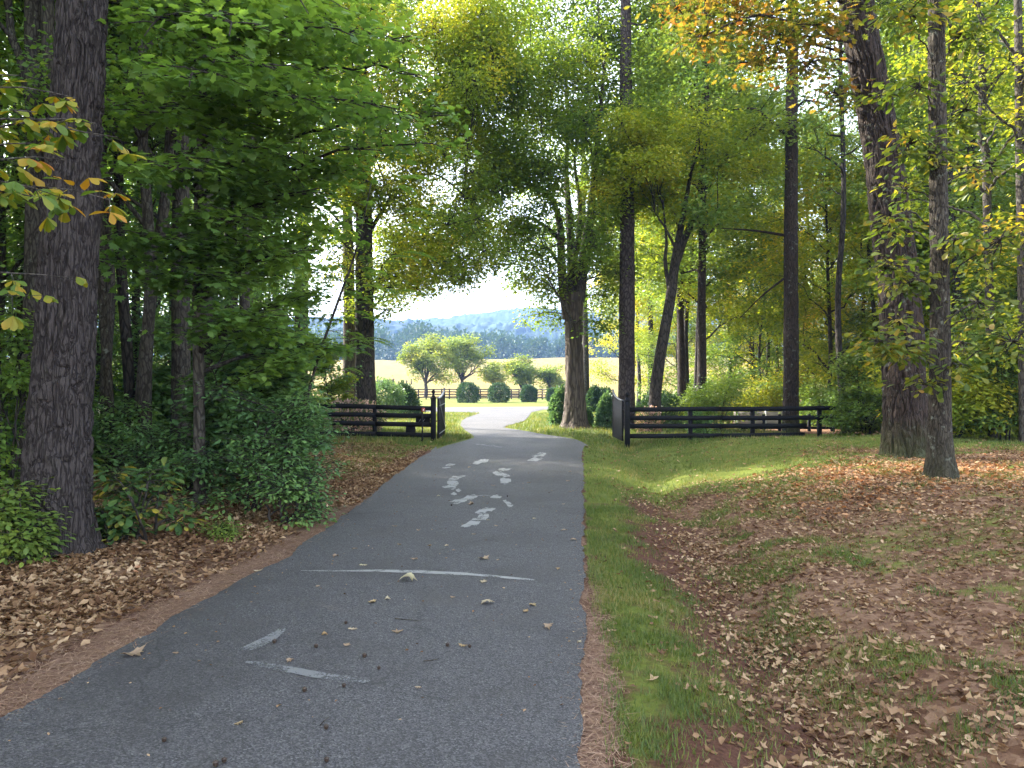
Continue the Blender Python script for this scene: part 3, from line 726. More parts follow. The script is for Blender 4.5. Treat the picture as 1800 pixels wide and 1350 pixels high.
def proto_tree(name, seed, H, r0, cz, cr, mat_b, mat_l, nleaf, size=.12, nl=16, T=T_DIA, lean=.04, label="", cat="tree", dens=1.0):
    rng = np.random.default_rng(seed)
    root = empty(name); tag(root, label, cat)
    mb = MB()
    n = 9; t = np.linspace(0, 1, n)
    P = np.stack([np.cumsum(rng.normal(0, lean, n)) * H * .12, np.cumsum(rng.normal(0, lean, n)) * H * .12, t * H - .2], 1); P[:, :2] -= P[0, :2]
    r = r0 * (1 - .8 * t) + .01; r[0] *= 1.25
    P, r = smooth_path(P, r, 30)
    mb.tube(P, r, 10)
    leaves = []; ga = rng.uniform(0, 6)
    tips = []
    for i in range(nl):
        f = cz / H + (1 - cz / H) * (i + .5) / nl * .95
        k = int(f * 29); ga += 2.4 + rng.normal(0, .3)
        prof = math.sin(math.pi * (.22 + .72 * (i + .5) / nl)) ** .7
        L = cr * prof * rng.uniform(.75, 1.1)
        el = rng.uniform(.15, .6) + .5 * i / nl
        d = np.array([math.cos(ga) * math.cos(el), math.sin(ga) * math.cos(el), math.sin(el)])
        b = P[k] + d * L
        C = curve(P[k], b, .08, rng, 7, .15)
        rr = min(r[k] * .55, .018 + L * .012)
        mb.tube(C, np.linspace(rr, .012, 7), 5)
        for m_ in range(4):
            q = C[2 + m_ + (m_ > 2) * 0]
            tips.append((C[min(6, 3 + m_)] + rng.normal(0, .35, 3), L))
            e = q + d * L * .3 + rng.normal(0, L * .22, 3)
            mb.tube(curve(q, e, .06, rng, 5, .12), np.linspace(rr * .4, .006, 5), 4)
            tips.append((e, L))
    per = 16
    nn = int(nleaf / len(tips) / per) + 1
    for c, L in tips:
        rad = .22 * cr * rng.uniform(.7, 1.25)
        C = in_ball(rng, nn, c, (rad, rad, rad * .6))
        leaves.append(leafset(rng, C, per, .26, T, size, .6, .25))
    mb.build("trunk", mat_b, root, smooth=True)
    merge_leaves("crown", leaves, mat_l, root)
    return root
def dup(root, loc, rz=0, sc=1.0, label=None, group=None):
    r = root.copy(); COL.objects.link(r); r.location = [float(c) for c in loc]; r.rotation_euler = (0, 0, rz)
    r.scale = (sc, sc, sc) if np.isscalar(sc) else sc
    if label: r["label"] = label
    if group: r["group"] = group
    for ch in list(root.children):
        c = ch.copy(); COL.objects.link(c); c.parent = r
    return r
def place(root, loc, rz, sc):
    root.location = [float(c) for c in loc]; root.rotation_euler = (0, 0, rz); root.scale = (sc, sc, sc)

# --- the hero trunks -------------------------------------------------------
def canopy_blobs(rng, c, r, z0, z1, n, nl, rad=1.5):
    out = []
    for i in range(n):
        a = rng.uniform(0, 6.28); q = r * math.sqrt(rng.uniform(.05, 1)); z = rng.uniform(z0, z1)
        out.append(((c[0] + q * math.cos(a), c[1] + q * math.sin(a), z), (rad, rad, rad * .65), nl))
    return out

def hero(name, label, pts, d, H, mat, furrow, ff, flare, crown_r, cz, mleaf, seed, nb=26, nl=500, k=64, n=140, extra=None, base=None, lsize=.13, T=T_DIA, low=None, group=None, hang=None):
    rng = np.random.default_rng(seed)
    P, r = px_trunk(pts, d)
    gz = float(ground(P[0, 0], P[0, 1])); P[0, 2] = gz - .12
    top = P[-1] + (P[-1] - P[-2]) / np.linalg.norm(P[-1] - P[-2]) * max(1, H - P[-1, 2])
    mid = (P[-1] + top) / 2 + np.array([.15, .1, 0])
    rootE = obj_tree(name, (P[0, 0], P[0, 1], gz), label, group=group)
    mb = MB()
    PP, rr = trunk_surface(mb, P, r, k, n, furrow, ff, seed, flare, gz)
    P2, r2 = smooth_path(np.array([P[-2] * .0 + P[-1], mid, top]), [r[-1], r[-1] * .7, .04], 16)
    mb2 = MB(); mb2.tube(P2, r2 * 1.0, 16)
    anchors = [(p, q) for p, q in zip(P2, r2)]
    mb.V += mb2.V; mb.Q += [q + mb.n for q in mb2.Q]; mb.n += mb2.n
    limbs = MB(); leaves = []
    bl = canopy_blobs(rng, top * .3 + mid * .7, crown_r, cz, H + .5, nb, nl)
    add_crown(rng, limbs, leaves, anchors, bl, T_DIA, lsize, limb_r=.09)
    if hang is not None:
        hl = []; lm = MB(); add_crown(rng, lm, hl, anchors + [(p, q) for p, q in zip(PP[::6], rr[::6])], hang[0], T_OAK, hang[1], per=8, sig=.16, limb_r=.03)
        lm.build("boughs", mat, rootE, smooth=True); merge_leaves("sprays", hl, hang[2], rootE)
    if low is not None:
        an2 = [(p, q) for p, q in zip(PP[::6], rr[::6])]
        add_crown(rng, limbs, leaves, an2, low[0], low[1], low[2], per=low[3], sig=low[4], droop=.35, flat=.5, limb_r=.012)
    if extra:
        for e in extra:
            Q_, q_ = px_trunk(e, d); Q_, q_ = smooth_path(Q_, q_, 24); lm = MB(); lm.tube(Q_, q_, 10); lm.build("limb", mat, rootE, smooth=True)
    mb.build("trunk", mat, rootE, smooth=True)
    limbs.build("limbs", mat, rootE, smooth=True)
    merge_leaves("crown", leaves, mleaf, rootE)
    return rootE

hero("oak_tree", "massive dark furrowed oak trunk standing in leaves at the left edge of the drive",
     [(100, 990, 150), (98, 950, 134), (100, 880, 124), (104, 800, 120), (108, 700, 114), (114, 600, 110), (116, 500, 108), (122, 400, 106), (126, 300, 100), (132, 200, 94), (137, 100, 90), (141, 0, 86), (143, -60, 84)],
     7.6, 20, M['oakbark'], .052, 15, .40, 4.5, 9, M['leaf_left'], 1, k=360, n=620)
hero("oak_tree", "thick reddish oak trunk leaning left on the leafy right bank, behind a thinner trunk",
     [(1592, 822, 106), (1592, 795, 88), (1591, 760, 84), (1590, 700, 78), (1588, 600, 76), (1580, 500, 74), (1571, 420, 72), (1560, 330, 70), (1550, 250, 68), (1534, 150, 66), (1515, 50, 62), (1505, -40, 60)],
     14.4, 21, M['redbark'], .055, 10, .14, 4.5, 10, M['leaf_right'], 2, nb=18, k=260, n=420,
     hang=([(W(a, b, 14 + c), (rx / F * 14, rx / F * 14, ry / F * 14), n_) for a, b, c, rx, ry, n_ in ((1440, 40, -1, 60, 34, 260), (1370, 60, 0, 60, 30, 240), (1300, 30, .6, 60, 30, 260), (1240, 60, -.6, 50, 30, 160), (1330, 110, 1, 60, 24, 160), (1420, 110, .4, 40, 26, 130), (1260, -20, 0, 70, 30, 240), (1190, 10, 1, 50, 30, 140), (1470, 160, 0, 30, 26, 80), (1400, -30, 0, 80, 30, 240))], .15, M['leaf_orange']))
rngL = np.random.default_rng(77)
low_b = []
for (a, b, rx, ry, n_) in [(1560, 470, 42, 22, 60), (1600, 500, 40, 20, 60), (1545, 600, 28, 16, 34), (1600, 610, 40, 16, 60), (1560, 615, 25, 12, 30), (1625, 675, 26, 16, 22), (1590, 400, 40, 18, 40),
                           (1570, 380, 20, 15, 20), (1600, 250, 36, 40, 60), (1570, 160, 26, 22, 40), (1590, 330, 30, 25, 34), (1690, 60, 60, 50, 130), (1600, 20, 50, 40, 80), (1640, 270, 28, 25, 50), (1700, 190, 50, 40, 90),
                           (1690, 600, 40, 30, 30), (1720, 530, 40, 40, 40), (1760, 420, 60, 60, 90), (1740, 290, 50, 40, 80), (1780, 600, 40, 40, 50), (1680, 420, 26, 26, 30), (1700, 560, 30, 20, 20), (1580, 565, 22, 18, 22), (1690, 640, 25, 12, 14), (1620, 150, 30, 30, 40)]:
    dd = 11.0 + rngL.uniform(-.9, .9)
    low_b.append((W(a, b, dd), (rx / F * dd, rx / F * dd, ry / F * dd), n_ * 1.5))
hero("young_oak_tree", "slim lichen spotted oak trunk on the leafy right bank with yellow green leaf sprigs",
     [(1658, 872, 78), (1655, 850, 56), (1653, 800, 48), (1652, 740, 42), (1653, 600, 38), (1653, 450, 35), (1652, 300, 33), (1650, 150, 32), (1650, 50, 31), (1650, -40, 30)],
     11.0, 14, M['youngbark'], .016, 22, .40, 3.0, 8, M['leaf_oak'], 3, nb=10, nl=260, k=160, n=320, low=(low_b, T_OBOV, .135, 7, .13))

# pine in the middle
hero("pine_tree", "tall straight bare pine trunk rising behind the right hand gate",
     [(1101, 750, 34), (1101, 700, 29), (1102, 600, 28), (1103, 400, 26), (1102, 200, 23), (1101, 50, 19), (1101, -20, 17)],
     30, 25, M['pinebark'], .03, 9, .12, 3.2, 17.8, M['needle'], 4, nb=22, nl=500, k=64, n=200, lsize=.16,
     extra=[[(1101, 120, 5), (1085, 100, 3), (1070, 88, 1.5)], [(1103, 115, 5), (1122, 102, 3), (1145, 88, 1.5)], [(1102, 320, 4), (1122, 308, 3), (1160, 305, 1.5)], [(1103, 35, 5), (1125, 40, 3), (1140, 30, 1)], [(1102, 150, 4), (1104, 158, 3)]])
hero("pine_tree", "reddish brown pine trunk standing behind the right hand black fence",
     [(1390, 755, 32), (1390, 700, 28), (1391, 600, 27), (1391, 480, 26), (1392, 350, 24), (1394, 200, 22), (1396, 60, 20), (1397, -20, 18)],
     28, 25, M['redbark'], .03, 9, .12, 3.5, 16, M['needle'], 5, nb=20, nl=450, k=64, n=200, lsize=.16,
     extra=[[(1391, 240, 9), (1360, 215, 6), (1330, 190, 4), (1290, 190, 2)], [(1391, 415, 6), (1330, 405, 4), (1260, 400, 1)], [(1391, 480, 5), (1340, 520, 3), (1300, 560, 1)], [(1391, 200, 5), (1420, 175, 4), (1470, 185, 3), (1490, 170, 1)]])

# central spreading tree by the drive
def central():
    rng = np.random.default_rng(8); d = 31.0
    tp = [(1011, 760, 54), (1011, 740, 44), (1011, 700, 37), (1010, 650, 32), (1009, 600, 30), (1009, 550, 33), (1010, 515, 36)]
    P, r = px_trunk(tp, d); gz = float(ground(P[0, 0], P[0, 1])); P[0, 2] = gz - .1
    root = obj_tree("shade_tree", (P[0, 0], P[0, 1], gz), "broad pale trunked shade tree with spreading limbs beside the drive beyond the gate")
    mb = MB(); trunk_surface(mb, P, r, 72, 160, .05, 4, 8, .25, gz)
    mb.build("trunk", M['palebark'], root, smooth=True)
    L = [
        [(1000, 560, 22), (990, 505, 17), (986, 450, 14), (984, 400, 12), (970, 355, 10), (935, 331, 8), (878, 319, 6), (822, 327, 5), (798, 334, 3)],
        [(1004, 530, 22), (1007, 470, 18), (1006, 420, 15), (1003, 350, 12), (1000, 280, 9), (1005, 180, 6), (1000, 80, 3)],
        [(1016, 530, 24), (1024, 470, 20), (1031, 420, 17), (1038, 370, 14), (1043, 310, 11), (1052, 220, 8), (1060, 110, 4)],
        [(1031, 430, 12), (1048, 405, 9), (1070, 390, 6), (1092, 384, 4), (1130, 385, 2)],
        [(1008, 470, 12), (1020, 400, 10), (1022, 340, 8), (1015, 260, 5), (1030, 150, 2)],
        [(985, 420, 9), (960, 400, 7), (930, 385, 5), (905, 390, 3), (880, 410, 1.5)],
        [(822, 327, 4), (855, 285, 3.5), (905, 262, 2.5), (960, 240, 1.5)],
        [(987, 470, 8), (965, 440, 6), (950, 440, 4), (925, 455, 2)],
        [(1012, 600, 6), (1000, 560, 5), (975, 520, 3), (960, 500, 1.5)],
        [(1040, 350, 9), (1075, 300, 6), (1110, 260, 4), (1150, 230, 2)],
    ]
    anc = []
    for i, l in enumerate(L):
        Q_, q_ = px_trunk(l, d)
        dep = np.linspace(0, rng.uniform(-2.2, 2.2), len(Q_)); Q_[:, 1] += dep
        Q_, q_ = smooth_path(Q_, q_, 26); m_ = MB(); m_.tube(Q_, q_, 12)
        m_.build("limb", M['palebark'] if i == 0 else M['greybark'], root, smooth=True)
        anc += [(p, q) for p, q in zip(Q_[::2], q_[::2])]
    bl = []
    for a, b, rx, ry, n_ in [(845, 335, 42, 26, 500), (900, 300, 50, 30, 900), (960, 300, 45, 40, 1000), (880, 250, 55, 40, 1300), (950, 210, 60, 45, 1500), (1010, 220, 45, 45, 1200), (900, 160, 60, 45, 1500), (970, 120, 60, 50, 1600),
                          (1050, 170, 45, 50, 1200), (1060, 70, 55, 45, 1200), (960, 40, 70, 40, 1300), (860, 90, 60, 50, 1300), (800, 170, 50, 50, 900), (790, 250, 40, 30, 500), (1070, 280, 40, 40, 900), (1120, 230, 45, 45, 900),
                          (1130, 330, 40, 40, 700), (1080, 360, 34, 30, 600), (1060, 430, 34, 30, 600), (1085, 480, 30, 30, 500), (1060, 520, 34, 30, 600), (1055, 570, 20, 24, 260), (930, 400, 34, 24, 420), (890, 420, 30, 24, 260), (950, 450, 34, 26, 450),
                          (925, 490, 28, 20, 300), (965, 510, 30, 26, 420), (985, 560, 12, 18, 90), (905, 500, 18, 12, 120), (960, 355, 30, 26, 420), (1010, 390, 24, 30, 260), (975, 410, 22, 22, 260), (850, 390, 26, 22, 160), (870, 465, 24, 20, 130),(1140, 130, 50, 50, 900), (1050, -30, 60, 40, 900), (940, -40, 60, 40, 900)]:
        dd = d + rng.uniform(-2.6, 2.6)
        bl.append((W(a, b, dd), (rx / F * d, rx / F * d * 1.2, ry / F * d), n_ * (1.7 if b < 260 else 1.5)))
    for q in range(46):
        a, b = rng.uniform(800, 1130), rng.uniform(-60, 330)
        bl.append((W(a, b, d + rng.uniform(-3, 3)), (1.1, 1.3, .8), 420))
    for q in range(34):
        a = rng.uniform(815, 1085); b = rng.uniform(290, 430 + 70 * (abs(a - 900) < 70) + 60 * (a > 930))
        bl.append((W(a, b, d + rng.uniform(-3, 3)), (.9, 1.1, .6), 300))
    limbs = MB(); lv = []
    add_crown(rng, limbs, lv, anc, bl, T_DIA, .15, per=8, sig=.27, limb_r=.045)
    limbs.build("branches", M['greybark'], root, smooth=True)
    merge_leaves("crown", lv, M['leaf_gate'], root)
central()

# big tree left of the gate
def gate_left_tree():
    rng = np.random.default_rng(9); d = 29.0
    tp = [(644, 745, 44), (643, 700, 37), (642, 640, 34), (641, 560, 33), (640, 480, 31), (639, 380, 29), (638, 280, 27), (636, 180, 24), (630, 60, 20), (626, -60, 16)]
    P, r = px_trunk(tp, d); gz = float(ground(P[0, 0], P[0, 1])); P[0, 2] = gz - .1
    root = obj_tree("oak_tree", (P[0, 0], P[0, 1], gz), "dark oak trunk behind the left hand fence, its branches hanging over the drive")
    mb = MB(); PP, rr = trunk_surface(mb, P, r, 48, 140, .03, 8, 3, .2, gz)
    mb.build("trunk", M['darkbark'], root, smooth=True)
    anc = [(p, q) for p, q in zip(PP[40::5], rr[40::5])]
    limbs = MB()
    for l in [[(645, 520, 8), (680, 480, 6), (720, 440, 4), (790, 410, 2)], [(642, 420, 9), (690, 350, 6), (760, 310, 4), (830, 360, 2)], [(640, 300, 9), (700, 220, 6), (780, 170, 3)], [(638, 200, 8), (560, 140, 5), (490, 120, 2)], [(636, 120, 7), (720, 60, 4), (800, 40, 2)]]:
        Q_, q_ = px_trunk(l, d); Q_[:, 1] += np.linspace(0, rng.uniform(-1.5, 1.5), len(Q_)); Q_, q_ = smooth_path(Q_, q_, 20); limbs.tube(Q_, q_, 8)
        anc += [(p, q) for p, q in zip(Q_[::2], q_[::2])]
    bl = []
    for a, b, rx, ry, n_ in [(690, 515, 34, 28, 420), (735, 495, 34, 24, 420), (700, 470, 40, 30, 550), (765, 460, 40, 28, 500), (800, 490, 30, 20, 300), (830, 470, 30, 26, 240), (850, 440, 26, 22, 170), (740, 420, 50, 34, 700), (810, 400, 46, 34, 420), (690, 420, 44, 34, 650),
                          (760, 360, 50, 36, 700), (700, 340, 50, 40, 900), (830, 340, 40, 30, 320), (640, 340, 40, 40, 700), (600, 300, 50, 50, 800), (740, 280, 50, 40, 900), (680, 240, 60, 45, 1100), (770, 200, 60, 50, 1200), (700, 150, 70, 50, 1300),
                          (820, 110, 60, 50, 1200), (620, 180, 60, 50, 1000), (760, 60, 70, 50, 1300), (660, 60, 70, 50, 1200), (560, 100, 60, 60, 1000), (840, 20, 60, 40, 1100), (540, 220, 50, 50, 800), (560, 400, 50, 40, 600), (600, 470, 40, 30, 400), (620, 540, 30, 24, 200), (680, 545, 20, 12, 120),
                          (500, 330, 50, 50, 600), (480, 180, 50, 60, 800), (700, -30, 80, 40, 1000), (580, 0, 70, 50, 900), (820, -40, 70, 40, 900)]:
        dd = d + rng.uniform(-2.6, 2.6)
        bl.append((W(a, b, dd), (rx / F * d, rx / F * d * 1.2, ry / F * d), n_ * (1.7 if b < 260 else 1.5)))
    for q in range(60):
        a, b = rng.uniform(560, 900), rng.uniform(-60, 360)
        bl.append((W(a, b, d + rng.uniform(-3, 3)), (1.1, 1.3, .8), 420))
    for q in range(38):
        a = rng.uniform(660, 850); b = rng.uniform(370, 520 - .15 * (a - 660))
        bl.append((W(a, b, d + rng.uniform(-3, 3)), (1.0, 1.0, .6), 240))
    lv = []
    add_crown(rng, limbs, lv, anc, bl, T_DIA, .14, per=8, sig=.27, limb_r=.045)
    limbs.build("limbs", M['darkbark'], root, smooth=True)
    merge_leaves("crown", lv, M['leaf_gate'], root)
gate_left_tree()

# other single trunks one can tell apart
def slim(name, label, pts, d, H, mat, mleaf, seed, crown_r=2.2, cz=5, nb=14, nl=260, lsize=.11, extra=None, T=T_DIA, cat="tree"):
    rng = np.random.default_rng(seed)
    P, r = px_trunk(pts, d); gz = float(ground(P[0, 0], P[0, 1])); P[0, 2] = gz - .1
    dirn = (P[-1] - P[-2]) / np.linalg.norm(P[-1] - P[-2])
    if H > P[-1, 2] + .5:
        P = np.vstack([P, P[-1] + dirn * (H - P[-1, 2])]); r = np.append(r, .02)
    root = obj_tree(name, (P[0, 0], P[0, 1], gz), label, cat)
    mb = MB(); PP, rr = trunk_surface(mb, P, r, 16, 60, 0, 8, seed, .2, gz)
    anc = [(p, q) for p, q in zip(PP[8::3], rr[8::3])]
    limbs = MB()
    for e in (extra or []):
        Q_, q_ = px_trunk(e, d); Q_, q_ = smooth_path(Q_, q_, 20); lm = MB(); lm.tube(Q_, q_, 8); lm.build("limb", mat, root, smooth=True)
        anc += [(p, q) for p, q in zip(Q_[::3], q_[::3])]
    lv = []
    c = PP[len(PP) * 3 // 4]
    add_crown(rng, limbs, lv, anc, canopy_blobs(rng, c, crown_r, cz, H, nb, nl, 1.0), T, lsize, limb_r=.04)
    mb.build("trunk", mat, root, smooth=True); limbs.build("limbs", mat, root, smooth=True)
    merge_leaves("crown", lv, mleaf, root)
    return root
slim("forked_tree", "grey forked trunk partly hidden behind the massive oak at far left",
     [(52, 900, 40), (55, 700, 38), (58, 500, 37), (60, 300, 36), (58, 160, 36), (54, 40, 34), (52, -40, 32)], 12, 15, M['greybark'], M['leaf_left'], 21, 3, 8,
     extra=[[(50, 180, 22), (34, 105, 20), (16, 60, 16), (10, 0, 14), (4, -60, 10)], [(66, 60, 8), (90, 30, 6), (110, 25, 4)]])
slim("slender_tree", "straight grey trunk half way between the massive oak and the leafy shrubs on the left",
     [(318, 800, 38), (318, 700, 36), (318, 600, 34), (316, 500, 34), (316, 300, 30), (314, 100, 26), (312, -40, 24)], 14, 16, M['greybark'], M['leaf_left'], 22, 3, 6)
slim("slender_tree", "mottled pale sapling trunk leaning right in the left wood",
     [(243, 790, 22), (248, 700, 22), (256, 600, 21), (268, 500, 21), (279, 420, 20), (290, 330, 19), (300, 200, 17), (318, 60, 14)], 13, 12, M['greybark'], M['leaf_left'], 23, 2.4, 6)
slim("slender_tree", "thin dark trunk to the left of the mottled leaning sapling",
     [(230, 800, 20), (228, 700, 20), (222, 600, 21), (214, 500, 20), (208, 400, 19), (205, 200, 17), (204, 0, 15)], 15, 14, M['darkbark'], M['leaf_left'], 24, 2.4, 7)
slim("slender_tree", "thin mossy trunk right beside the massive oak in the left wood",
     [(196, 800, 17), (192, 700, 17), (184, 600, 16), (178, 500, 16), (174, 350, 15), (174, 150, 13)], 12.5, 12, M['youngbark'], M['leaf_left'], 25, 2.2, 6)
slim("pine_tree", "tall pine trunk showing in the treetops left of the gate tree",
     [(528, 760, 26), (530, 500, 24), (531, 300, 20), (532, 150, 18), (531, 40, 16), (530, -30, 15)], 30, 24, M['pinebark'], M['leaf_gate'], 26, 3.4, 17)
slim("pine_tree", "pine trunk in the treetops, leftmost of the two above the left shrubs",
     [(440, 760, 28), (448, 500, 24), (453, 200, 22), (460, 60, 20), (463, -30, 18)], 27, 22, M['pinebark'], M['leaf_gate'], 27, 3.4, 15)
slim("broken_tree", "short stretch of dark trunk showing above the left shrubs",
     [(408, 760, 26), (407, 600, 25), (405, 500, 24), (404, 400, 22), (402, 200, 18)], 19, 14, M['darkbark'], M['leaf_left'], 28, 2.6, 6)
slim("oak_tree", "pale trunk just left of the dark oak behind the left hand fence",
     [(614, 745, 26), (614, 650, 24), (614, 560, 22), (612, 450, 20), (608, 300, 17)], 34, 18, M['palebark'], M['leaf_gate'], 29, 3, 9)
slim("forked_tree", "dark slanting forked trunk beyond the fence, right of the tall pine",
     [(1150, 735, 24), (1152, 690, 22), (1160, 630, 20), (1167, 590, 20), (1178, 530, 19), (1186, 470, 17), (1192, 430, 14), (1205, 360, 9)], 28.5, 12, M['darkbark'], M['leaf_right'], 30, 3.2, 9, 22, 500, .15,
     extra=[[(1184, 480, 14), (1200, 430, 14), (1215, 395, 12), (1235, 355, 9), (1250, 300, 5)], [(1178, 520, 8), (1170, 460, 7), (1172, 420, 5), (1165, 350, 3)], [(1190, 440, 6), (1170, 400, 4), (1150, 370, 2)]])
slim("slender_tree", "pale straight trunk just right of the shade tree beyond the gate",
     [(1030, 735, 13), (1030, 680, 12), (1029, 600, 11), (1028, 540, 10), (1026, 450, 9), (1026, 300, 8)], 52, 22, M['greybark'], M['leaf_gate'], 31, 3, 12, 14, 300, .16)
slim("slender_tree", "crooked grey trunk in the treetops right of the slim lichen spotted oak",
     [(1745, 760, 18), (1742, 600, 17), (1738, 400, 16), (1736, 270, 17), (1728, 240, 16), (1731, 150, 15), (1727, 50, 12)], 20, 15, M['greybark'], M['leaf_right'], 32, 2.6, 7)
slim("slender_tree", "trunk at the right edge of the view, upper half bare",
     [(1800, 780, 20), (1799, 600, 19), (1798, 400, 18), (1796, 250, 17), (1795, 80, 16), (1794, -40, 15)], 18, 15, M['greybark'], M['leaf_right'], 33, 2.6, 9)

# ------------------------------------------------------------ layered understory: boughs with flat sprays of leaves
def bough(rng, limbs, leaves, a, b, r0, ntw, twl, T, size, per=6, sag=.08, spread=.9, flat=.28, mat=None, droop=.25, sig=.09):
    """one arching bough a->b carrying side twigs lying nearly flat"""
    C = curve(a, b, sag, rng, 12, .06)
    limbs.tube(C, np.linspace(r0, .006, 12), 6)
    ax = unit(np.array(b, float) - np.array(a, float)); side = unit(np.cross(ax, [0, 0, 1]))
    pts = []
    for i in range(ntw):
        f = .22 + .78 * (i + rng.uniform(0, 1)) / ntw
        q = C[min(11, int(f * 11))] + rng.normal(0, .03, 3)
        s = -1 if i % 2 else 1
        L = twl * (1.15 - .7 * f) * rng.uniform(.6, 1.2)
        e = q + (side * s * spread + ax * .6) * L + np.array([0, 0, rng.normal(-.08, .12) * L])
        t_ = curve(q, e, .05, rng, 6, .08); limbs.tube(t_, np.linspace(max(.004, r0 * .25), .0025, 6), 4)
        k = max(2, int(L / .11))
        u = rng.uniform(.15, 1.02, k); pts.append(q + (e - q) * u[:, None])
        for _ in range(2):
            w0 = q + (e - q) * rng.uniform(.3, .8); w1 = w0 + (ax * rng.uniform(.2, 1) + side * rng.uniform(-1, 1)) * L * .4
            limbs.tube(np.stack([w0, (w0 + w1) / 2 + [0, 0, .02], w1]), [.004, .003, .002], 3)
            pts.append(w0 + (w1 - w0) * rng.uniform(.2, 1, (max(1, k // 2), 1)))
    C_ = np.concatenate(pts)
    leaves.append(leafset(rng, C_, per, sig, T, size, flat, droop))

def maple():
    rng = np.random.default_rng(40); d = 10.5
    P, r = px_trunk([(352, 850, 22), (350, 700, 20), (346, 500, 19), (350, 300, 18), (356, 100, 16), (360, -60, 14), (366, -300, 9)], d)
    gz = float(ground(P[0, 0], P[0, 1])); P[0, 2] = gz - .1
    root = obj_tree("maple_tree", (P[0, 0], P[0, 1], gz), "green maple on the left whose long layered boughs fill the upper left over the drive")
    mb = MB(); PP, rr = trunk_surface(mb, P, r, 14, 70, 0, 8, 2, .2, gz); mb.build("trunk", M['greybark'], root, smooth=True)
    limbs = MB(); lv = []
    ends = [(760, 250, 8.6, 330), (700, 190, 8.0, 200), (790, 200, 9.5, 260), (620, 60, 7.5, 60), (720, 60, 8.5, 80), (540, 20, 7.0, -40), (640, -60, 8.0, -60), (560, 180, 7.5, 200), (480, 120, 7.0, 120),
            (640, 300, 10, 360), (560, 330, 9, 380), (470, 260, 8, 300), (400, 60, 6.5, 0), (330, 150, 7, 120), (420, 380, 8.5, 420), (520, 440, 9.5, 470), (620, 400, 11, 450), (300, 300, 7.5, 300), (240, 200, 8, 180), (250, 60, 7.5, 0),
            (260, 420, 8.5, 430), (340, 480, 9, 480), (460, 560, 9.5, 560), (560, 520, 11.5, 560), (740, 130, 9, 120), (680, -20, 9.5, -20), (380, -40, 8, -100), (200, -40, 8, -60), (600, 620, 12.5, 600), (500, 640, 11, 640)]
    for (a, b, dd, sy) in ends:
        k = int(np.argmin(np.abs(PP[:, 2] - (CAMZ + (HOR - (sy + 60)) / F * d))))
        bough(rng, limbs, lv, PP[k], W(a, b, dd), min(.035, rr[k] * .6), 19, 1.0, T_MAPLE, .105, per=3)
    limbs.build("boughs", M['darkbark'], root, smooth=True)
    merge_leaves("crown", lv, M['leaf_left'], root)
maple()

def shrub(name, label, cpx, base_py, d, wpx, hpx, mat, T, size, seed, nb=16, per=4, lean=(0, 0), ntw=14, mb_='darkbark', cat="shrub", group=None, droop=.25, twl=.5):
    """several stems from one foot, arching boughs in layers"""
    rng = np.random.default_rng(seed)
    x = (cpx - 900) / F * d; gz = float(ground(x, d))
    w = wpx / 2 / F * d; h = hpx / F * d
    root = obj_tree(name, (x, d, gz), label, cat, group)
    st = MB(); lv = []
    stems = []
    for i in range(4):
        t_ = np.array([x + rng.normal(0, w * .3), d + rng.normal(0, w * .3), gz + h * rng.uniform(.6, .95)])
        c = curve((x + rng.normal(0, .08), d + rng.normal(0, .08), gz - .05), t_, .04, rng, 10, .06); st.tube(c, np.linspace(.022, .006, 10), 6); stems.append(c)
    for i in range(nb):
        s = stems[i % 4]; f = (i + .5) / nb
        q = s[int(1 + f * 8)]
        a = rng.uniform(0, 6.28); rr_ = w * rng.uniform(.65, 1.1) * (1.05 - .45 * f)
        e = np.array([x + math.cos(a) * rr_ + lean[0] * f, d + math.sin(a) * rr_ * .9 + lean[1] * f, gz + h * (.10 + .92 * f) * rng.uniform(.85, 1.1)])
        bough(rng, st, lv, q, e, .012, ntw, twl * w, T, size, per=per, sag=.14, droop=droop)
    st.build("stems", M[mb_], root, smooth=True)
    merge_leaves("foliage", lv, mat, root)
    return root
LU = M['leaf_under']
shrub("beech_shrub", "low dark green shrub spreading over the leaves left of the drive", 440, 880, 10.2, 320, 210, LU, T_OVAL, .075, 50, 20, 3, ntw=15, twl=.6)
shrub("beech_shrub", "dark shrub reaching lowest toward the road edge in front of the low spreading one", 500, 900, 9.6, 190, 105, LU, T_OVAL, .065, 51, 12, 3, twl=.6)
shrub("maple_sapling", "layered bluish green sapling above the low shrubs, short of the left fence", 440, 840, 11.4, 260, 290, M['leaf_under'], T_MAPLE, .10, 52, 20, 3, twl=.6)
shrub("maple_sapling", "sapling drooping over the end of the left hand fence", 505, 790, 15.5, 170, 250, M['leaf_under'], T_MAPLE, .11, 53, 22, 4, twl=.45)
shrub("beech_shrub", "dense shrub between the mottled sapling and the straight grey trunk", 300, 850, 11.3, 220, 120, LU, T_OVAL, .075, 54, 16, 3, twl=.6)
shrub("chestnut_sapling", "small sapling with big yellow and green leaves right of the massive oak", 250, 925, 8.3, 190, 130, M['leaf_chest'], T_OBOV, .13, 55, 10, 2, ntw=7, twl=.5)
shrub("chestnut_sapling", "yellow leaved shoots low down against the massive oak's right side", 190, 930, 8.0, 70, 70, M['leaf_chest'], T_OBOV, .11, 56, 6, 2, ntw=6)
shrub("seedling_shrub", "pale green seedlings at the massive oak's left foot", 25, 985, 7.0, 110, 130, M['leaf_rightg'], T_OVAL, .07, 57, 10, 4)
shrub("beech_shrub", "tall shrub at the far left edge behind the massive oak", 20, 880, 10.5, 220, 330, M['leaf_left'], T_OVAL, .10, 58, 22, 4)
shrub("beech_shrub", "shrub in the shade between the massive oak and the mossy trunk", 200, 820, 12.5, 200, 140, LU, T_OVAL, .09, 59, 18, 4)
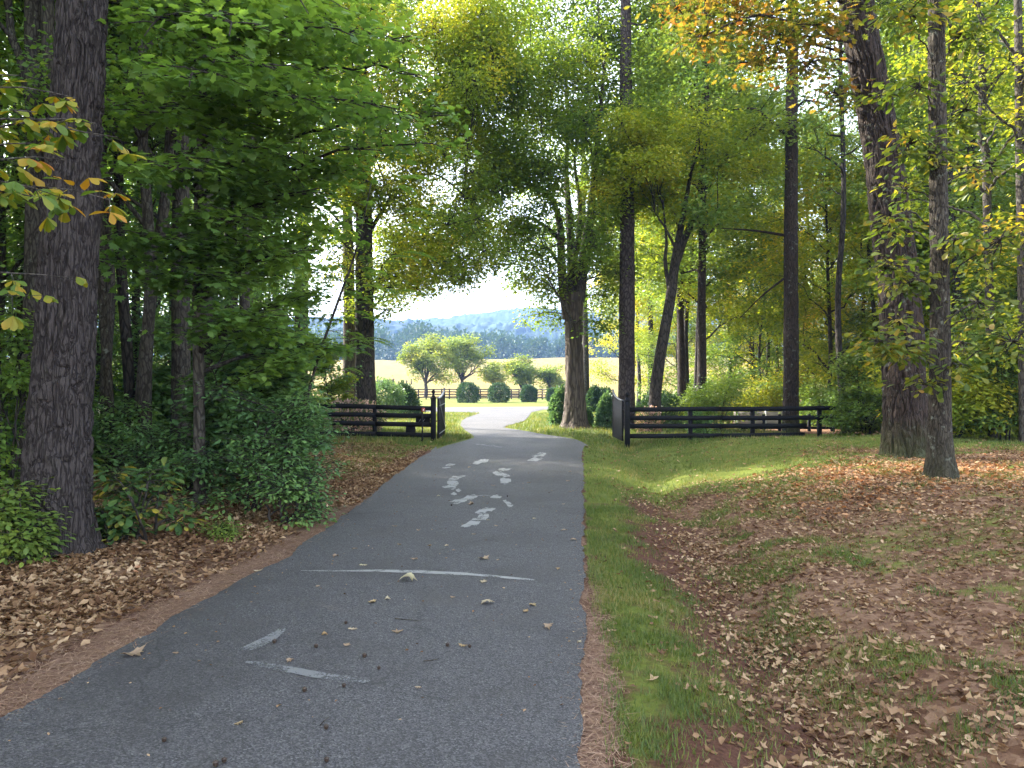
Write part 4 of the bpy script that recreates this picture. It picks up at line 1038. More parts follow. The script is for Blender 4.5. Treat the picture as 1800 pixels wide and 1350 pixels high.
shrub("maple_sapling", "sapling behind the straight grey trunk in the left wood", 360, 800, 15.5, 260, 320, LU, T_MAPLE, .11, 60, 22, 4)
shrub("maple_sapling", "green sapling in the gap left of the gate tree", 585, 770, 27, 110, 170, M['leaf_gate'], T_MAPLE, .11, 61, 18, 4)
shrub("green_shrub", "bright green tuft on the leaf litter by the left road edge", 395, 950, 8.6, 26, 22, M['leaf_rightg'], T_OVAL, .04, 62, 5, 3)
shrub("green_shrub", "low green shrub growing under the right end of the black fence", 1235, 790, 25, 70, 42, LU, T_OVAL, .10, 63, 8, 5)

# near hickory twigs with big yellow and orange leaves, from a sapling outside the left edge
def hickory():
    rng = np.random.default_rng(70); x, d = -4.4, 4.4
    gz = float(ground(x, d)); root = obj_tree("hickory_sapling", (x, d, gz), "near sapling at the left edge with large yellow and green leaves hanging before the oak")
    st = MB(); c = curve((x, d, gz - .05), (x + .35, d + .2, 4.6), .03, rng, 12, .03); st.tube(c, np.linspace(.03, .010, 12), 8); st.build("trunk", M['greybark'], root, smooth=True)
    limbs = MB(); lv = []
    for (a, b, dd, ntw, kk) in [(205, 240, 4.3, 15, 0), (190, 350, 4.2, 16, 0), (60, 330, 3.9, 14, 0), (100, 350, 4.1, 10, 0), (165, 215, 4.4, 9, 0), (130, 170, 4.6, 6, 0), (60, 195, 4.2, 5, 0), (110, 280, 4.0, 8, 0), (50, 250, 4.0, 6, 0), (30, 130, 4.6, 5, 0), (160, 500, 5.6, 5, 0), (20, 520, 5.0, 5, 0)]:
        e = W(a, b, dd); k = int(np.argmin(np.abs(c[:, 2] - (e[2] - .35))))
        C = curve(c[k], e, .10, rng, 10, .03); limbs.tube(C, np.linspace(.012, .003, 10), 5)
        for i in range(ntw):
            q = C[5 + int(rng.integers(0, 5))]; dr = unit(np.array([rng.uniform(-.4, 1), rng.normal(0, .8), rng.uniform(-.5, .25)])); w_ = q + dr * rng.uniform(.06, .2)
            limbs.tube(np.stack([q, (q + w_) / 2, w_]), [.003, .0025, .002], 3)
            m = int(rng.integers(3, 6)); base = unit(dr)
            ang = np.linspace(-1.3, 1.3, m) + rng.normal(0, .15, m)
            sd = unit(np.cross(base, [0, 0, 1])); D = np.cos(ang)[:, None] * base + np.sin(ang)[:, None] * sd; D[:, 2] -= rng.uniform(.15, .9)
            lv.append(scatter(T_OBOV, np.tile(w_, (m, 1)), D, np.array([[0, -.5, 1.]]) + rng.normal(0, .3, (m, 3)), rng.uniform(.065, .115, m)))
    limbs.build("twigs", M['greybark'], root, smooth=True)
    merge_leaves("leaves", lv, M['leaf_yellow'], root)
hickory()

# feathery walnut fronds in front of the gate tree
def walnut():
    rng = np.random.default_rng(71); d = 12.5
    P, r = px_trunk([(520, 840, 7), (532, 740, 6), (556, 640, 5), (590, 540, 5), (625, 440, 4), (652, 320, 2)], d)
    gz = float(ground(P[0, 0], P[0, 1])); P[0, 2] = gz - .05
    root = obj_tree("walnut_sapling", (P[0, 0], P[0, 1], gz), "thin sapling with feathery fern like fronds in front of the dark gate oak")
    mb = MB(); Q_, q_ = smooth_path(P, r, 30); mb.tube(Q_, q_, 8); mb.build("trunk", M['greybark'], root, smooth=True)
    rm = MB(); lv = []
    for i in range(64):
        k = int(rng.integers(11, 30)); a = rng.uniform(0, 6.28); L = rng.uniform(.35, .7)
        e = Q_[k] + np.array([math.cos(a), math.sin(a), rng.uniform(-.25, .45)]) * L * 1.3
        rm.tube(curve(Q_[k], e, .05, rng, 4, .02), np.linspace(.006, .003, 4), 4)
        f = curve(e, e + np.array([math.cos(a), math.sin(a), -.2]) * L, .12, rng, 14, .0); rm.tube(f, np.linspace(.003, .0015, 14), 3)
        ax = np.gradient(f, axis=0); sd = unit(np.cross(ax, [[0, 0, 1.]]))
        for s in (-1, 1):
            lv.append(scatter(T_DIA, f, sd * s + unit(ax) * .35, np.tile([[0, 0, 1.]], (14, 1)) + rng.normal(0, .15, (14, 3)), .13 * np.sin(np.linspace(.6, 2.8, 14))))
    rm.build("leaf_stalks", M['greybark'], root); merge_leaves("fronds", lv, M['leaf_left'], root)
walnut()

# ------------------------------------------------------------ background wood
TL = [proto_tree("wood_tree", 101, 16, .15, 4.0, 3.6, M['greybark'], M['leaf_left'], 21000, .14),
      proto_tree("wood_tree", 102, 18, .20, 5.5, 4.2, M['darkbark'], M['leaf_left'], 24000, .15),
      proto_tree("wood_tree", 103, 9, .08, .8, 2.6, M['greybark'], M['leaf_under'], 11000, .12)]
TR = [proto_tree("wood_tree", 111, 18, .14, 4.5, 4.0, M['greybark'], M['leaf_right'], 26000, .18),
      proto_tree("wood_tree", 112, 21, .20, 6.5, 4.6, M['redbark'], M['leaf_rightg'], 30000, .18),
      proto_tree("wood_tree", 113, 9, .08, .6, 2.9, M['greybark'], M['leaf_rightg'], 15000, .15),
      proto_tree("wood_tree", 114, 12, .10, 1.0, 3.2, M['youngbark'], M['leaf_right'], 18000, .16)]
used = set()
LM = [(-400, "beyond the left edge"), (20, "at the far left edge"), (100, "behind the massive oak"), (190, "above the mossy trunk"), (228, "over the thin dark trunk"), (262, "over the mottled leaning sapling"), (318, "at the straight grey trunk"), (400, "above the spreading low shrub"), (470, "above the bluish green sapling"),
      (560, "over the left end of the fence"), (640, "by the dark gate oak"), (1010, "by the shade tree"), (1060, "over the right gate leaf"), (1101, "behind the tall bare pine"), (1160, "by the forked trunk"), (1214, "over the right fence's first post"), (1270, "over the right fence's second bay"), (1324, "over the right fence's second post"), (1390, "at the reddish pine"),
      (1450, "over the swallowed fence end"), (1520, "left of the leaning oak"), (1590, "behind the leaning oak"), (1657, "behind the slim oak"), (1720, "right of the slim oak"), (1770, "near the right edge"), (1900, "at the right edge"), (2400, "beyond the right edge")]
seen = {}
def where(x, y, look, y0, y1):
    px = 900 + F * x / y
    w_ = min(LM, key=lambda q: abs(q[0] - px))[1]
    f = (y - y0) / (y1 - y0)
    dep = "nearest row" if f < .2 else "second row" if f < .4 else "middle row" if f < .6 else "fourth row" if f < .8 else "rearmost row"
    lab = f"{look} {w_}, {dep}"
    n_ = seen[lab] = seen.get(lab, 0) + 1
    return lab if n_ == 1 else f"{look} {w_}, {dep}, " + ["behind another", "leaning aside", "thinner one", "paler one", "last one"][min(n_ - 2, 4)] if n_ < 3 else f"{look} {w_}, {dep}, rear one"
TR.append(proto_tree("wood_tree", 115, 21, .12, 9, 2.8, M['darkbark'], M['leaf_rightg'], 7000, .17))
TL.append(proto_tree("wood_tree", 116, 17, .11, 8, 2.6, M['greybark'], M['leaf_left'], 9000, .14))
used = set()
def wood(protos, spots, looks, group, seed):
    rng = np.random.default_rng(seed); yv = [q[1] for q in spots]
    for i, (x, y, k) in enumerate(sorted(spots, key=lambda q: q[1])):
        p = protos[k]; loc = (x, y, float(ground(x, y)) - .05); rz = rng.uniform(0, 6.28); s = rng.uniform(.85, 1.15)
        lab = where(x, y, looks[k], min(yv), max(yv))
        if id(p) not in used:
            used.add(id(p)); place(p, loc, rz, s); p["label"] = lab; p["group"] = group
        else:
            dup(p, loc, rz, s, lab, group)
rs = np.random.default_rng(5)
def poisson(n, x0, x1, y0, y1, ok, mind, taken):
    out = []
    for _ in range(n * 60):
        x, y = rs.uniform(x0, x1), rs.uniform(y0, y1)
        if ok(x, y) and all((x - a) ** 2 + (y - b) ** 2 > mind ** 2 for a, b in taken):
            taken.append((x, y)); out.append((x, y))
            if len(out) >= n: break
    return out
tk = [(-4.7, 7.6), (-5.8, 29), (-4.5, 10.5), (-6.3, 14)]
lp = poisson(38, -34, -6.0, 9, 33, lambda x, y: x < -2.5 - y * .21 and not (y < 15 and x > -1.5 - y * .6), 3.0, tk)
gapline = lambda x, y, x0, y0: abs((x - x0) * math.cos(SUN_AZ) - (y - y0) * math.sin(SUN_AZ))
lp = [q for q in lp if gapline(q[0], q[1], 7.5, 11.4) > 3.4 and gapline(q[0], q[1], 9, 18.5) > 1.6]
lq = poisson(20, -24, -6.5, 17, 32, lambda x, y: x < -2.5 - y * .2, 2.6, [(-5.8, 29), (-6.3, 14)])
lp += poisson(17, -24, -7, 1, 15, lambda x, y: x < -.78 * y - 3.6, 2.8, [])  # more wood out of view at left, added to keep sun off the near drive
lk = [int(rs.choice([0, 1, 2, 2])) for _ in lp] + [2] * len(lq)
ls = poisson(16, -16, -4.6, 11.5, 27, lambda x, y: x < -2.6 - y * .19 and x > -.68 * y and gapline(x, y, 7.5, 11.6) > 2.9 and gapline(x, y, 9, 18.5) > 1.3, 1.3, [(-4.7, 7.6), (-6.3, 14), (-4.5, 10.5)])
lk += [3] * len(ls)
wood(TL, [(x, y, k) for (x, y), k in zip(lp + lq + ls, lk)], ["leafy mid green tree", "tall dark stemmed tree", "bushy green small tree", "slim bare stemmed tree"], "trees of the shaded left hand wood", 6)
tk = [(7.6, 14.4), (4.6, 30), (11.7, 31), (6.6, 34), (6.4, 11)]
rp = poisson(36, 5.5, 46, 30, 42, lambda x, y: x > 1.0 + y * .165 and x < y * 1.1 + 4, 3.2, tk)
rp += poisson(34, 8, 60, 40, 66, lambda x, y: x > 1.6 + y * .125 and x < y * .95, 4.2, tk)
rp2 = poisson(7, 12, 26, 17, 27, lambda x, y: x > .62 * y + 1.5, 3.4, tk)
rp += [(8.4, 36.5)]
rk = [int(rs.choice([0, 1, 2, 3, 3])) for _ in rp]; rk[-1:] = [1] + [int(rs.choice([2, 1, 2, 3])) for _ in rp2]
RLAB = ["tall yellow green tree in the sunlit wood behind the right hand fence", "tall blue green tree in the wood behind the right hand fence", "bushy blue green understory tree behind the right hand fence", "small yellow green understory tree behind the right hand fence"]
rs3 = poisson(18, 6.5, 34, 27, 44, lambda x, y: x > 1.0 + y * .2 and x < .72 * y, 1.6, [(11.7, 31), (6.6, 29)])
rk += [4] * len(rs3)
wood(TR, [(x, y, k) for (x, y), k in zip(rp + rp2 + rs3, rk)], ["tall yellow green tree", "tall blue green tree", "bushy mid green tree", "small yellow green tree", "slim dark stemmed tree"], "trees of the sunlit right hand wood", 7)

# undergrowth bushes of the woods
def proto_bush(name, seed, w, h, mat, size, n, label):
    rng = np.random.default_rng(seed); root = empty(name); tag(root, label, "shrub")
    st = MB(); lv = []
    for i in range(9):
        a = rng.uniform(0, 6.28); e = np.array([math.cos(a) * w * rng.uniform(.3, 1), math.sin(a) * w * rng.uniform(.3, 1), h * rng.uniform(.35, 1)])
        c = curve((0, 0, -.1), e, .1, rng, 7, .08); st.tube(c, np.linspace(.02, .006, 7), 5)
        C = in_ball(rng, n // 9 // 10 + 1, c[5], (w * .45, w * .45, h * .28)); lv.append(leafset(rng, C, 10, .14, T_DIA, size, .5, .25))
    C = in_ball(rng, n // 40, (0, 0, h * .3), (w * .9, w * .9, h * .3)); lv.append(leafset(rng, C, 10, .14, T_DIA, size, .5, .25))
    st.build("stems", M['darkbark'], root, smooth=True); merge_leaves("foliage", lv, mat, root); return root
BL = [proto_bush("wood_shrub", 121, 1.3, 1.6, M['leaf_under'], .10, 5000, ""), proto_bush("wood_shrub", 122, 1.6, 2.2, M['leaf_left'], .11, 6000, "")]
BR = [proto_bush("wood_shrub", 123, 1.4, 1.7, M['leaf_rightg'], .12, 5000, ""), proto_bush("wood_shrub", 124, 1.7, 2.6, M['leaf_right'], .13, 6000, ""), proto_bush("wood_shrub", 125, 1.5, 2.0, M['leaf_rightg'], .11, 6000, "")]
lb = poisson(40, -24, -3.6, 13, 30, lambda x, y: x < -2.6 - y * .175 and not (y < 12 and x > -6.5), 1.9, [(-4.7, 7.6)])
wood(BL, [(x, y, int(rs.integers(0, 2))) for x, y in lb], ["low dark green shrub", "tall green shrub"], "undergrowth of the left hand wood", 8)
rb = poisson(34, 5, 44, 26.5, 44, lambda x, y: x > 1.4 + y * .17 and x < y * 1.0, 2.2, [(4.6, 30), (11.7, 31)])
rb += poisson(10, 10, 20, 19.5, 26, lambda x, y: x > .50 * y + 1.2, 2.0, [])
wood(BR, [(x, y, int(rs.integers(0, 3))) for x, y in rb], ["low blue green shrub", "tall yellow green shrub", "dense blue green shrub"], "undergrowth of the right hand wood", 9)
# the end of the right fence is swallowed by these
shrub("vine_shrub", "tangled shrub swallowing the far end of the right hand fence", 1515, 775, 23.2, 110, 85, M['leaf_rightg'], T_OVAL, .11, 64, 13, 3, twl=.7)
shrub("vine_shrub", "pale leaved shrub just left of the thick leaning oak", 1525, 772, 22.5, 120, 170, M['leaf_rightg'], T_OVAL, .11, 65, 15, 3, twl=.7)
shrub("vine_shrub", "dense low shrub seen between the two right hand oaks", 1650, 778, 20.5, 150, 190, M['leaf_rightg'], T_OVAL, .11, 66, 15, 3, twl=.7)
shrub("vine_shrub", "low shrub on the lawn's edge at far right", 1765, 785, 19.0, 150, 210, M['leaf_rightg'], T_OVAL, .11, 67, 15, 3, twl=.7)

# ------------------------------------------------------------ garden bushes
def clipped(name, label, cx, top, base, wpx, d, mat, seed, shape='round', n=5200, size=.16, cat="bush", group=None, fl=0):
    rng = np.random.default_rng(seed); x = (cx - 900) / F * d
    gz = float(ground(x, d)); h = (base - top) / F * d; w = wpx / 2 / F * d
    root = obj_tree(name, (x, d, gz), label, cat, group)
    st = MB()
    for i in range(5):
        a = i * 1.3; st.tube(curve((x, d, gz - .1), (x + math.cos(a) * w * .5, d + math.sin(a) * w * .5, gz + h * .6), .05, rng, 5, .05), np.linspace(.05, .015, 5), 6)
    st.build("stems", M['darkbark'], root)
    p = unit(rng.normal(0, 1, (n, 3)))
    hr = np.hypot(p[:, 0], p[:, 1]); low = (p[:, 2] < 0)
    p[low, 0] *= (hr[low] ** -.7).clip(1, 3); p[low, 1] *= (hr[low] ** -.7).clip(1, 3)
    p[:, :2] /= np.maximum(1, np.hypot(p[:, 0], p[:, 1]))[:, None]
    lump = 1 + .40 * (noise3(p[:, 0] * 2.6 + seed, p[:, 1] * 2.6, p[:, 2] * 2.6, seed) - .5) + rng.normal(0, .13 if 'laurel' in name or 'yew' in name else .06, n)
    rr = rng.uniform(.72, 1.0, n) ** .6
    prof = {'round': (1, .5), 'cone': (1, .42), 'loose': (1, .5)}[shape]
    P = p * (lump * rr)[:, None]; P = P * np.array([w, w, h * .5]) + np.array([x, d, gz + h * .5])
    if shape == 'cone':
        f = np.clip((P[:, 2] - gz) / h, 0, 1)[:, None]; P[:, :2] = np.array([x, d]) + (P[:, :2] - [x, d]) * (1.15 - .6 * f)
    P[:, 2] = np.maximum(P[:, 2], gz + .03)
    V, Fc = scatter(T_DIA, P, p + rng.normal(0, .6, (n, 3)) + [0, 0, .3], p + rng.normal(0, .6, (n, 3)), size * rng.uniform(.6, 1.2, n))
    merge_leaves("foliage", [(V, Fc)], mat, root); return root
GB = "clipped round bushes along the far lawn"
clipped("round_bush", "clipped round bush on the far lawn, leftmost and nearest the left gate leaf", 822, 675, 710, 38, 77, M['bush'], 130, group=GB)
clipped("round_bush", "clipped round bush on the far lawn, widest looking, second from the left gate leaf", 877, 675, 708, 37, 78, M['bush'], 131, group=GB)
clipped("round_bush", "clipped round bush on the far lawn in front of the small field tree", 930, 677, 706, 27, 80, M['bush'], 132, group=GB)
clipped("round_bush", "smallest clipped round bush on the far lawn, just left of the shade tree", 972, 681, 705, 22, 83, M['bush'], 133, group=GB)
clipped("laurel_bush", "upright laurel bush against the left side of the shade tree trunk", 986, 690, 754, 40, 33, M['conifer'], 134, 'cone', 4200, .14)
clipped("laurel_bush", "small laurel tuft at the foot of the shade tree, right side", 1031, 728, 758, 20, 33, M['conifer'], 135, 'cone', 2000, .12)
clipped("laurel_bush", "dark laurel between the shade tree and the right gate leaf", 1046, 690, 732, 34, 50, M['bush'], 136, 'cone', 3600, .2)
clipped("laurel_bush", "dark low bush farther back behind the right gate leaf", 1062, 692, 724, 28, 60, M['bush'], 137, 'round', 3000, .2)
clipped("laurel_bush", "pale leaved bush right up against the right gate leaf", 1066, 705, 762, 34, 31, M['conifer'], 138, 'cone', 4000, .12)
clipped("yew_bush", "dark bush behind the right hand fence near the forked trunk", 1162, 695, 755, 78, 31, M['bush'], 139, 'round', 6500, .12)
clipped("flower_bush", "pink flowered bush showing through the right hand fence", 1140, 722, 766, 44, 28, M['pink'], 140, 'loose', 3000, .10)
clipped("yew_bush", "dark fine leaved bush behind the left hand fence, nearest the gate post", 708, 682, 735, 58, 44, M['bush'], 141, 'cone', 6500, .15)
clipped("yew_bush", "bushy grey green shrub behind the left hand fence, under the gate oak", 675, 682, 745, 66, 40, M['conifer'], 142, 'round', 6500, .14)
clipped("flower_bush", "pinkish leaved bush showing through the left hand fence", 618, 712, 768, 110, 27, M['pink'], 143, 'loose', 5200, .10)

# ------------------------------------------------------------ FENCES and GATES
FD = 24.0
def fz(x): return float(ground(x, FD))
def board_fence(name, label, posts, rails, mat, pw=.125, rw=.045, rh=.148, jit=.004, cat="fence"):
    """posts: (x,y,ztop,zbase); rails: list of point lists [(x,y,z)..]"""
    c = posts[0]; root = empty(name, (c[0], c[1], c[3])); tag(root, label, cat)
    for (x, y, zt, zb) in posts:
        m = MB(); m.box((x, y, (zt + zb) / 2 - .05), (pw, pw, zt - zb + .1), bev=.008); m.build("post", mat, root)
    for r_ in rails:
        m = MB()
        for a, b in zip(r_[:-1], r_[1:]):
            m.beam(a, b, rw, rh, jit)
        m.build("rail", mat, root)
    return root
k = FD / F
pl = lambda px, py, d=FD: W(px, py, d)
# right fence (rails are nailed to the near face of the posts)
posts = []
for px, pt, pb in ((1214.5, 721, 787), (1324, 720, 776), (1442, 719, 768)):
    p = pl(px, pt); posts.append((p[0], FD + .09, p[2] - .01, min(fz(p[0]), pl(px, pb)[2])))
rails = []
for (y0, y1, y2, xe) in ((720, 717.5, 717, 1482), (735, 734, 734, 1470), (749, 748.3, 748, 1418), (766.5, 765, 763.5, 1414)):
    rails.append([pl(1105, y0), pl(1268, (y0 + y1) / 2)]); rails.append([pl(1268.5, (y0 + y1) / 2 + .4), pl(xe, y2)])
board_fence("board_fence", "black four board fence running from the right hand gate into the shrubs", posts, rails, M['fence'])
posts = []
for px, pt, pb in ((658, 712, 769), (562, 712, 768)):
    p = pl(px, pt); posts.append((p[0], FD + .09, p[2], pl(px, pb)[2]))
rails = []
for (y0, y1) in ((713, 718), (728, 731), (743, 746.5), (761, 765)):
    rails.append([pl(556, y0), pl(660, y0 + (y1 - y0) * .4)]); rails.append([pl(660.4, y0 + (y1 - y0) * .4 + .3), pl(760, y1)])
board_fence("board_fence", "black four board fence left of the gate, half hidden by drooping leaves", posts, rails, M['fence'])

def gate_post(px, top, base, label):
    p = pl(px, base); x, z0 = float(p[0]), float(p[2]); h = (base - top) / F * FD
    root = empty("gate_post", (x, FD, z0)); tag(root, label, "gate post", "black gate posts with ball tops")
    m = MB(); m.box((x, FD, z0 + (h - .30) / 2 - .05), (.16, .16, h - .30 + .1), bev=.012); m.build("shaft", M['fence'], root)
    m = MB(); m.box((x, FD, z0 + h - .285), (.19, .19, .03), bev=.006)
    V = [(x + a * .08, FD + b * .08, z0 + h - .268) for a, b in ((-1, -1), (1, -1), (1, 1), (-1, 1))] + [(x + a * .03, FD + b * .03, z0 + h - .17) for a, b in ((-1, -1), (1, -1), (1, 1), (-1, 1))]
    m.add(V, [(0, 1, 5, 4), (1, 2, 6, 5), (2, 3, 7, 6), (3, 0, 4, 7), (4, 5, 6, 7)]); cp = m.build("cap", M['fence'], root)
    m = MB(); zz = z0 + h - .172
    m.lathe((x, FD, zz), [(.03, 0), (.028, .03), (.035, .04)] + [(.062 * math.sin(a), .10 - .062 * math.cos(a)) for a in np.linspace(.6, 3.0, 9)] + [(.012, .17), (.0, .178)], 16)
    m.build("finial", M['gatemetal'], root, smooth=True).parent = cp
    return root
gate_post(1102.5, 689, 783, "black gate post with ball top at the right of the drive opening")
gate_post(761.8, 685, 775, "black gate post with ball top at the left of the drive opening")

def gate_leaf(hinge, free, ztH, ztF, zbH, zbF, label, side):
    """solid leaf, top edge swooping up to the free end; hinge, free = (x,y)"""
    h = np.array(hinge, float); f = np.array(free, float); ax = f - h; L = np.linalg.norm(ax); ax /= L; nr = np.array([ax[1], -ax[0]]) * side
    root = empty("driveway_gate", (h[0], h[1], zbH)); tag(root, label, "gate", "open black driveway gates")
    n = 20; t = np.linspace(0, 1, n)
    zt = ztH + (ztF - ztH) * (1 - np.sqrt(np.clip(1 - t ** 2.0, 0, 1)) * 1.0) * .75 + (ztF - ztH) * .25 * t ** 2
    zb = zbH + (zbF - zbH) * t
    def slab(t_, lo, hi, th, off):
        V = []
        for s in (-th / 2, th / 2):
            for a, l_, u_ in zip(t_, lo, hi):
                q = h + ax * a * L + nr * (s + off); V += [(q[0], q[1], l_), (q[0], q[1], u_)]
        m_ = len(t_); Q = []
        for i in range(m_ - 1):
            a = 2 * i; b = 2 * m_ + 2 * i
            Q += [(a, a + 1, a + 3, a + 2), (b, b + 2, b + 3, b + 1), (a + 1, b + 1, b + 3, a + 3), (a, a + 2, b + 2, b)]
        Q += [(0, 2 * m_, 2 * m_ + 1, 1), (2 * m_ - 2, 2 * m_ - 1, 4 * m_ - 1, 4 * m_ - 2)]
        return V, Q
    m = MB()
    nb = 9                                           # upright boards
    for i in range(nb):
        ta = np.linspace(i / nb + .004, (i + 1) / nb - .004, 4)
        m.add(*slab(ta, np.interp(ta, t, zb), np.interp(ta, t, zt), .03, 0))
    m.build("panel", M['gatemetal'], root)
    m = MB()
    m.add(*slab(t, zt + .002, zt + .035, .06, 0)); m.build("top_rail", M['rod'], root)
    m = MB(); V, Q = slab(np.array([0, .03]), np.array([zbH, zbH]), np.array([ztH, ztH]), .056, 0); m.add(V, Q); m.build("hinge_stile", M['gatemetal'], root)
    m = MB(); V, Q = slab(np.array([.97, 1.0]), np.array([zbF, zbF]), np.array([ztF - .03, ztF]), .056, 0); m.add(V, Q); m.build("free_stile", M['gatemetal'], root)
    P3 = lambda a, z: np.array([*(h + ax * a * L + nr * .038), z])
    hH, hF = ztH - zbH, ztF - zbF
    for (a0, z0, a1, z1, nm) in ((0.03, zbH + hH * .82, 1, zbF + hH * .82 + .06, "strap"), (0.03, zbH + hH * .12, 1, zbF + hH * .14, "strap"), (0.03, ztH - .02, 1, zbF + hH * .18, "brace")):
        m = MB(); m.beam(P3(a0, z0), P3(a1, z1), .014, .028); m.build(nm, M['rod'], root)
    for zz in (zbH + hH * .15, zbH + hH * .78):
        m = MB(); q = h - ax * .03; m.tube([(q[0] - ax[0] * .12, q[1] - .06, zz), (q[0], q[1], zz)], [.014, .014], 8); m.build("hinge", M['gatemetal'], root)
    return root
# right leaf: hinge just left of its post, swung away up the drive
hR = pl(1094.5, 776, 24.1); fR = W(1077.5, 766, 26.3)
gate_leaf((hR[0], hR[1]), (fR[0], fR[1]), W(0, 704.5, 24.1)[2], W(0, 686, 26.3)[2], W(0, 775, 24.1)[2], W(0, 767, 26.3)[2], "right hand black gate leaf with swooping top, swung open", 1 if True else -1)
hL = pl(770, 771, 24.1); fL = W(781, 763, 26.6)
gate_leaf((hL[0], hL[1]), (fL[0], fL[1]), W(0, 701, 24.1)[2], W(0, 683, 26.6)[2], W(0, 771, 24.1)[2], W(0, 763.5, 26.6)[2], "left hand black gate leaf with swooping top, swung open", 1)

# opener arm box and battery box hung on the left fence, keypad stake in front
def box_thing(name, label, cat, px0, px1, py0, py1, d, depth, lid=True):
    a = W(px0, py1, d); b = W(px1, py0, d); c = (a + b) / 2; w, h = b[0] - a[0], b[2] - a[2]
    root = empty(name, (c[0], d, a[2])); tag(root, label, cat)
    m = MB(); m.box((c[0], d, c[2] - .01), (w, depth, h - .02), bev=.012); m.build("case", M['gatemetal'], root)
    m = MB(); m.box((c[0], d, b[2] - .005), (w + .02, depth + .02, .022), bev=.006); m.build("lid", M['gatemetal'], root)
    return root, c, w, h
rt, c, w, h = box_thing("gate_opener", "black gate opener box on the left fence beside the gate post", "gate opener", 732, 756, 731, 748, FD + .28, .28)
m = MB(); m.tube([(c[0] + w / 2, FD + .3, c[2]), (c[0] + w / 2 + .14, FD + .34, c[2] - .03), (hL[0] + .02, 24.5, c[2] + .0)], [.022, .022, .022], 8); m.build("arm", M['gatemetal'], rt)
m = MB()
for px in (740, 747): m.tube([W(px, 736, FD + .12), W(px - 4, 742, FD + .10)], [.006, .006], 5)
m.build("cable", M['rod'], rt)
rt, c, w, h = box_thing("battery_box", "small black battery box low on the left fence", "electrical box", 714, 730, 749.5, 764, FD + .2, .2)
m = MB(); q = W(726, 772, FD + .2); m.tube([(q[0], q[1], c[2] - h / 2 + .02), (q[0], q[1], q[2] - .05)], [.022, .022], 8); m.build("stand", M['gatemetal'], rt)
d = 23.3; q = W(742.5, 782, d); root = empty("keypad_stake", (q[0], d, q[2])); tag(root, "thin black stake with small red topped keypad in front of the left fence", "stake")
zg = q[2]; zt = W(0, 724, d)[2]
m = MB(); m.box((q[0], d, (zg + zt) / 2 - .03), (.045, .045, zt - zg + .06), bev=.005); m.build("stake", M['gatemetal'], root)
b_ = W(744, 720.5, d); m = MB(); m.box((b_[0], d, b_[2]), (.10, .07, .12), bev=.01); kp = m.build("keypad", M['red'], root)
m = MB(); m.box((b_[0] + .005, d - .037, b_[2] - .005), (.035, .006, .05)); m.build("button", M['white'], root).parent = kp
m = MB(); b_ = W(739.5, 776, d); m.box((b_[0], d, b_[2]), (.07, .10, .13), bev=.01); m.build("junction_box", M['gatemetal'], root)

# second, lower fence and a low grey boarded wall seen through the right fence
posts = []
for px in (1342, 1370, 1422, 1462):
    p = W(px, 728, 29); posts.append((p[0], 29, p[2], float(ground(p[0], 29))))
board_fence("low_fence", "short black posts and rails seen through the right hand fence", posts, [[W(1300, y_, 28.9), W(1475, y_, 28.9)] for y_ in (752, 736)], M['fence'], pw=.10, rh=.10)
root = empty("garden_wall", tuple(W(1360, 762, 34))); tag(root, "low grey boarded wall seen through the right hand fence", "wall")
for i_, (y0, y1) in enumerate(((724, 735), (735.6, 748), (748.6, 762))):
    m = MB(); m.beam(W(1290, (y0 + y1) / 2, 34), W(1470, (y0 + y1) / 2 - .5, 34), .06, (y1 - y0) / F * 34, .003); m.build("board", M['plank'], root)
for px in (1296, 1322, 1346, 1398, 1424, 1466):
    m = MB(); m.beam(W(px, 764, 33.93), W(px, 722, 33.93) + [.001, .001, 0], .06, .06) if False else m.box(tuple((W(px, 764, 33.93) + W(px, 722, 33.93)) / 2), (.07, .07, 42 / F * 34)); m.build("batten", M['pale_frame'], root)
rt = empty("storage_chest", tuple(W(1377, 766, 32.4))); tag(rt, "teal chest by the low grey wall behind the fence", "chest")
c = W(1377, 758, 32.4); m = MB(); m.box(tuple(c), (.36, .3, .36), bev=.02); m.build("body", M['teal'], rt)
m = MB(); m.box((c[0], c[1], c[2] + .20), (.40, .34, .035), bev=.01); m.build("lid", M['teal'], rt)

# far paddock fence curving behind the bushes
def far_fence():
    xs = np.arange(722, 985, 13.6); posts = []; pts = []
    for px in xs:
        dd = 94 + 5 * math.sin((px - 720) / 260 * 3.1) - (px - 722) * .006
        x = (px - 900) / F * dd; gz = float(ground(x, dd)); posts.append((x, dd, gz + 1.38, gz)); pts.append((x, dd - .1, gz))
    extra = [(-15.5, 88, 0), ]
    rails = []
    for hh in (.28, .62, .96, 1.28):
        rails += [[(a[0], a[1], a[2] + hh), (b[0], b[1], b[2] + hh)] for a, b in zip(pts[:-1], pts[1:])]
    return board_fence("paddock_fence", "long brown four rail fence behind the clipped round bushes", posts, rails, M['fence2'], pw=.16, rw=.05, rh=.13, jit=0)
far_fence()
posts = []; pr = []
for px, d_ in ((664, 128), (679, 128), (692, 130), (715, 124), (709.5, 135), (723, 140)):
    x = (px - 900) / F * d_; gz = float(ground(x, d_)); posts.append((x, d_, gz + (1.5 if px not in (709.5, 723) else 1.0), gz)); pr.append((x, d_ - .1, gz))
board_fence("paddock_fence", "short run of rail and lone posts in the tan meadow at left", posts, [[(a[0], a[1], a[2] + 1.3), (b[0], b[1], b[2] + 1.3)] for a, b in zip(pr[:2], pr[1:3])], M['fence2'], pw=.2, rw=.06, rh=.18, jit=0)

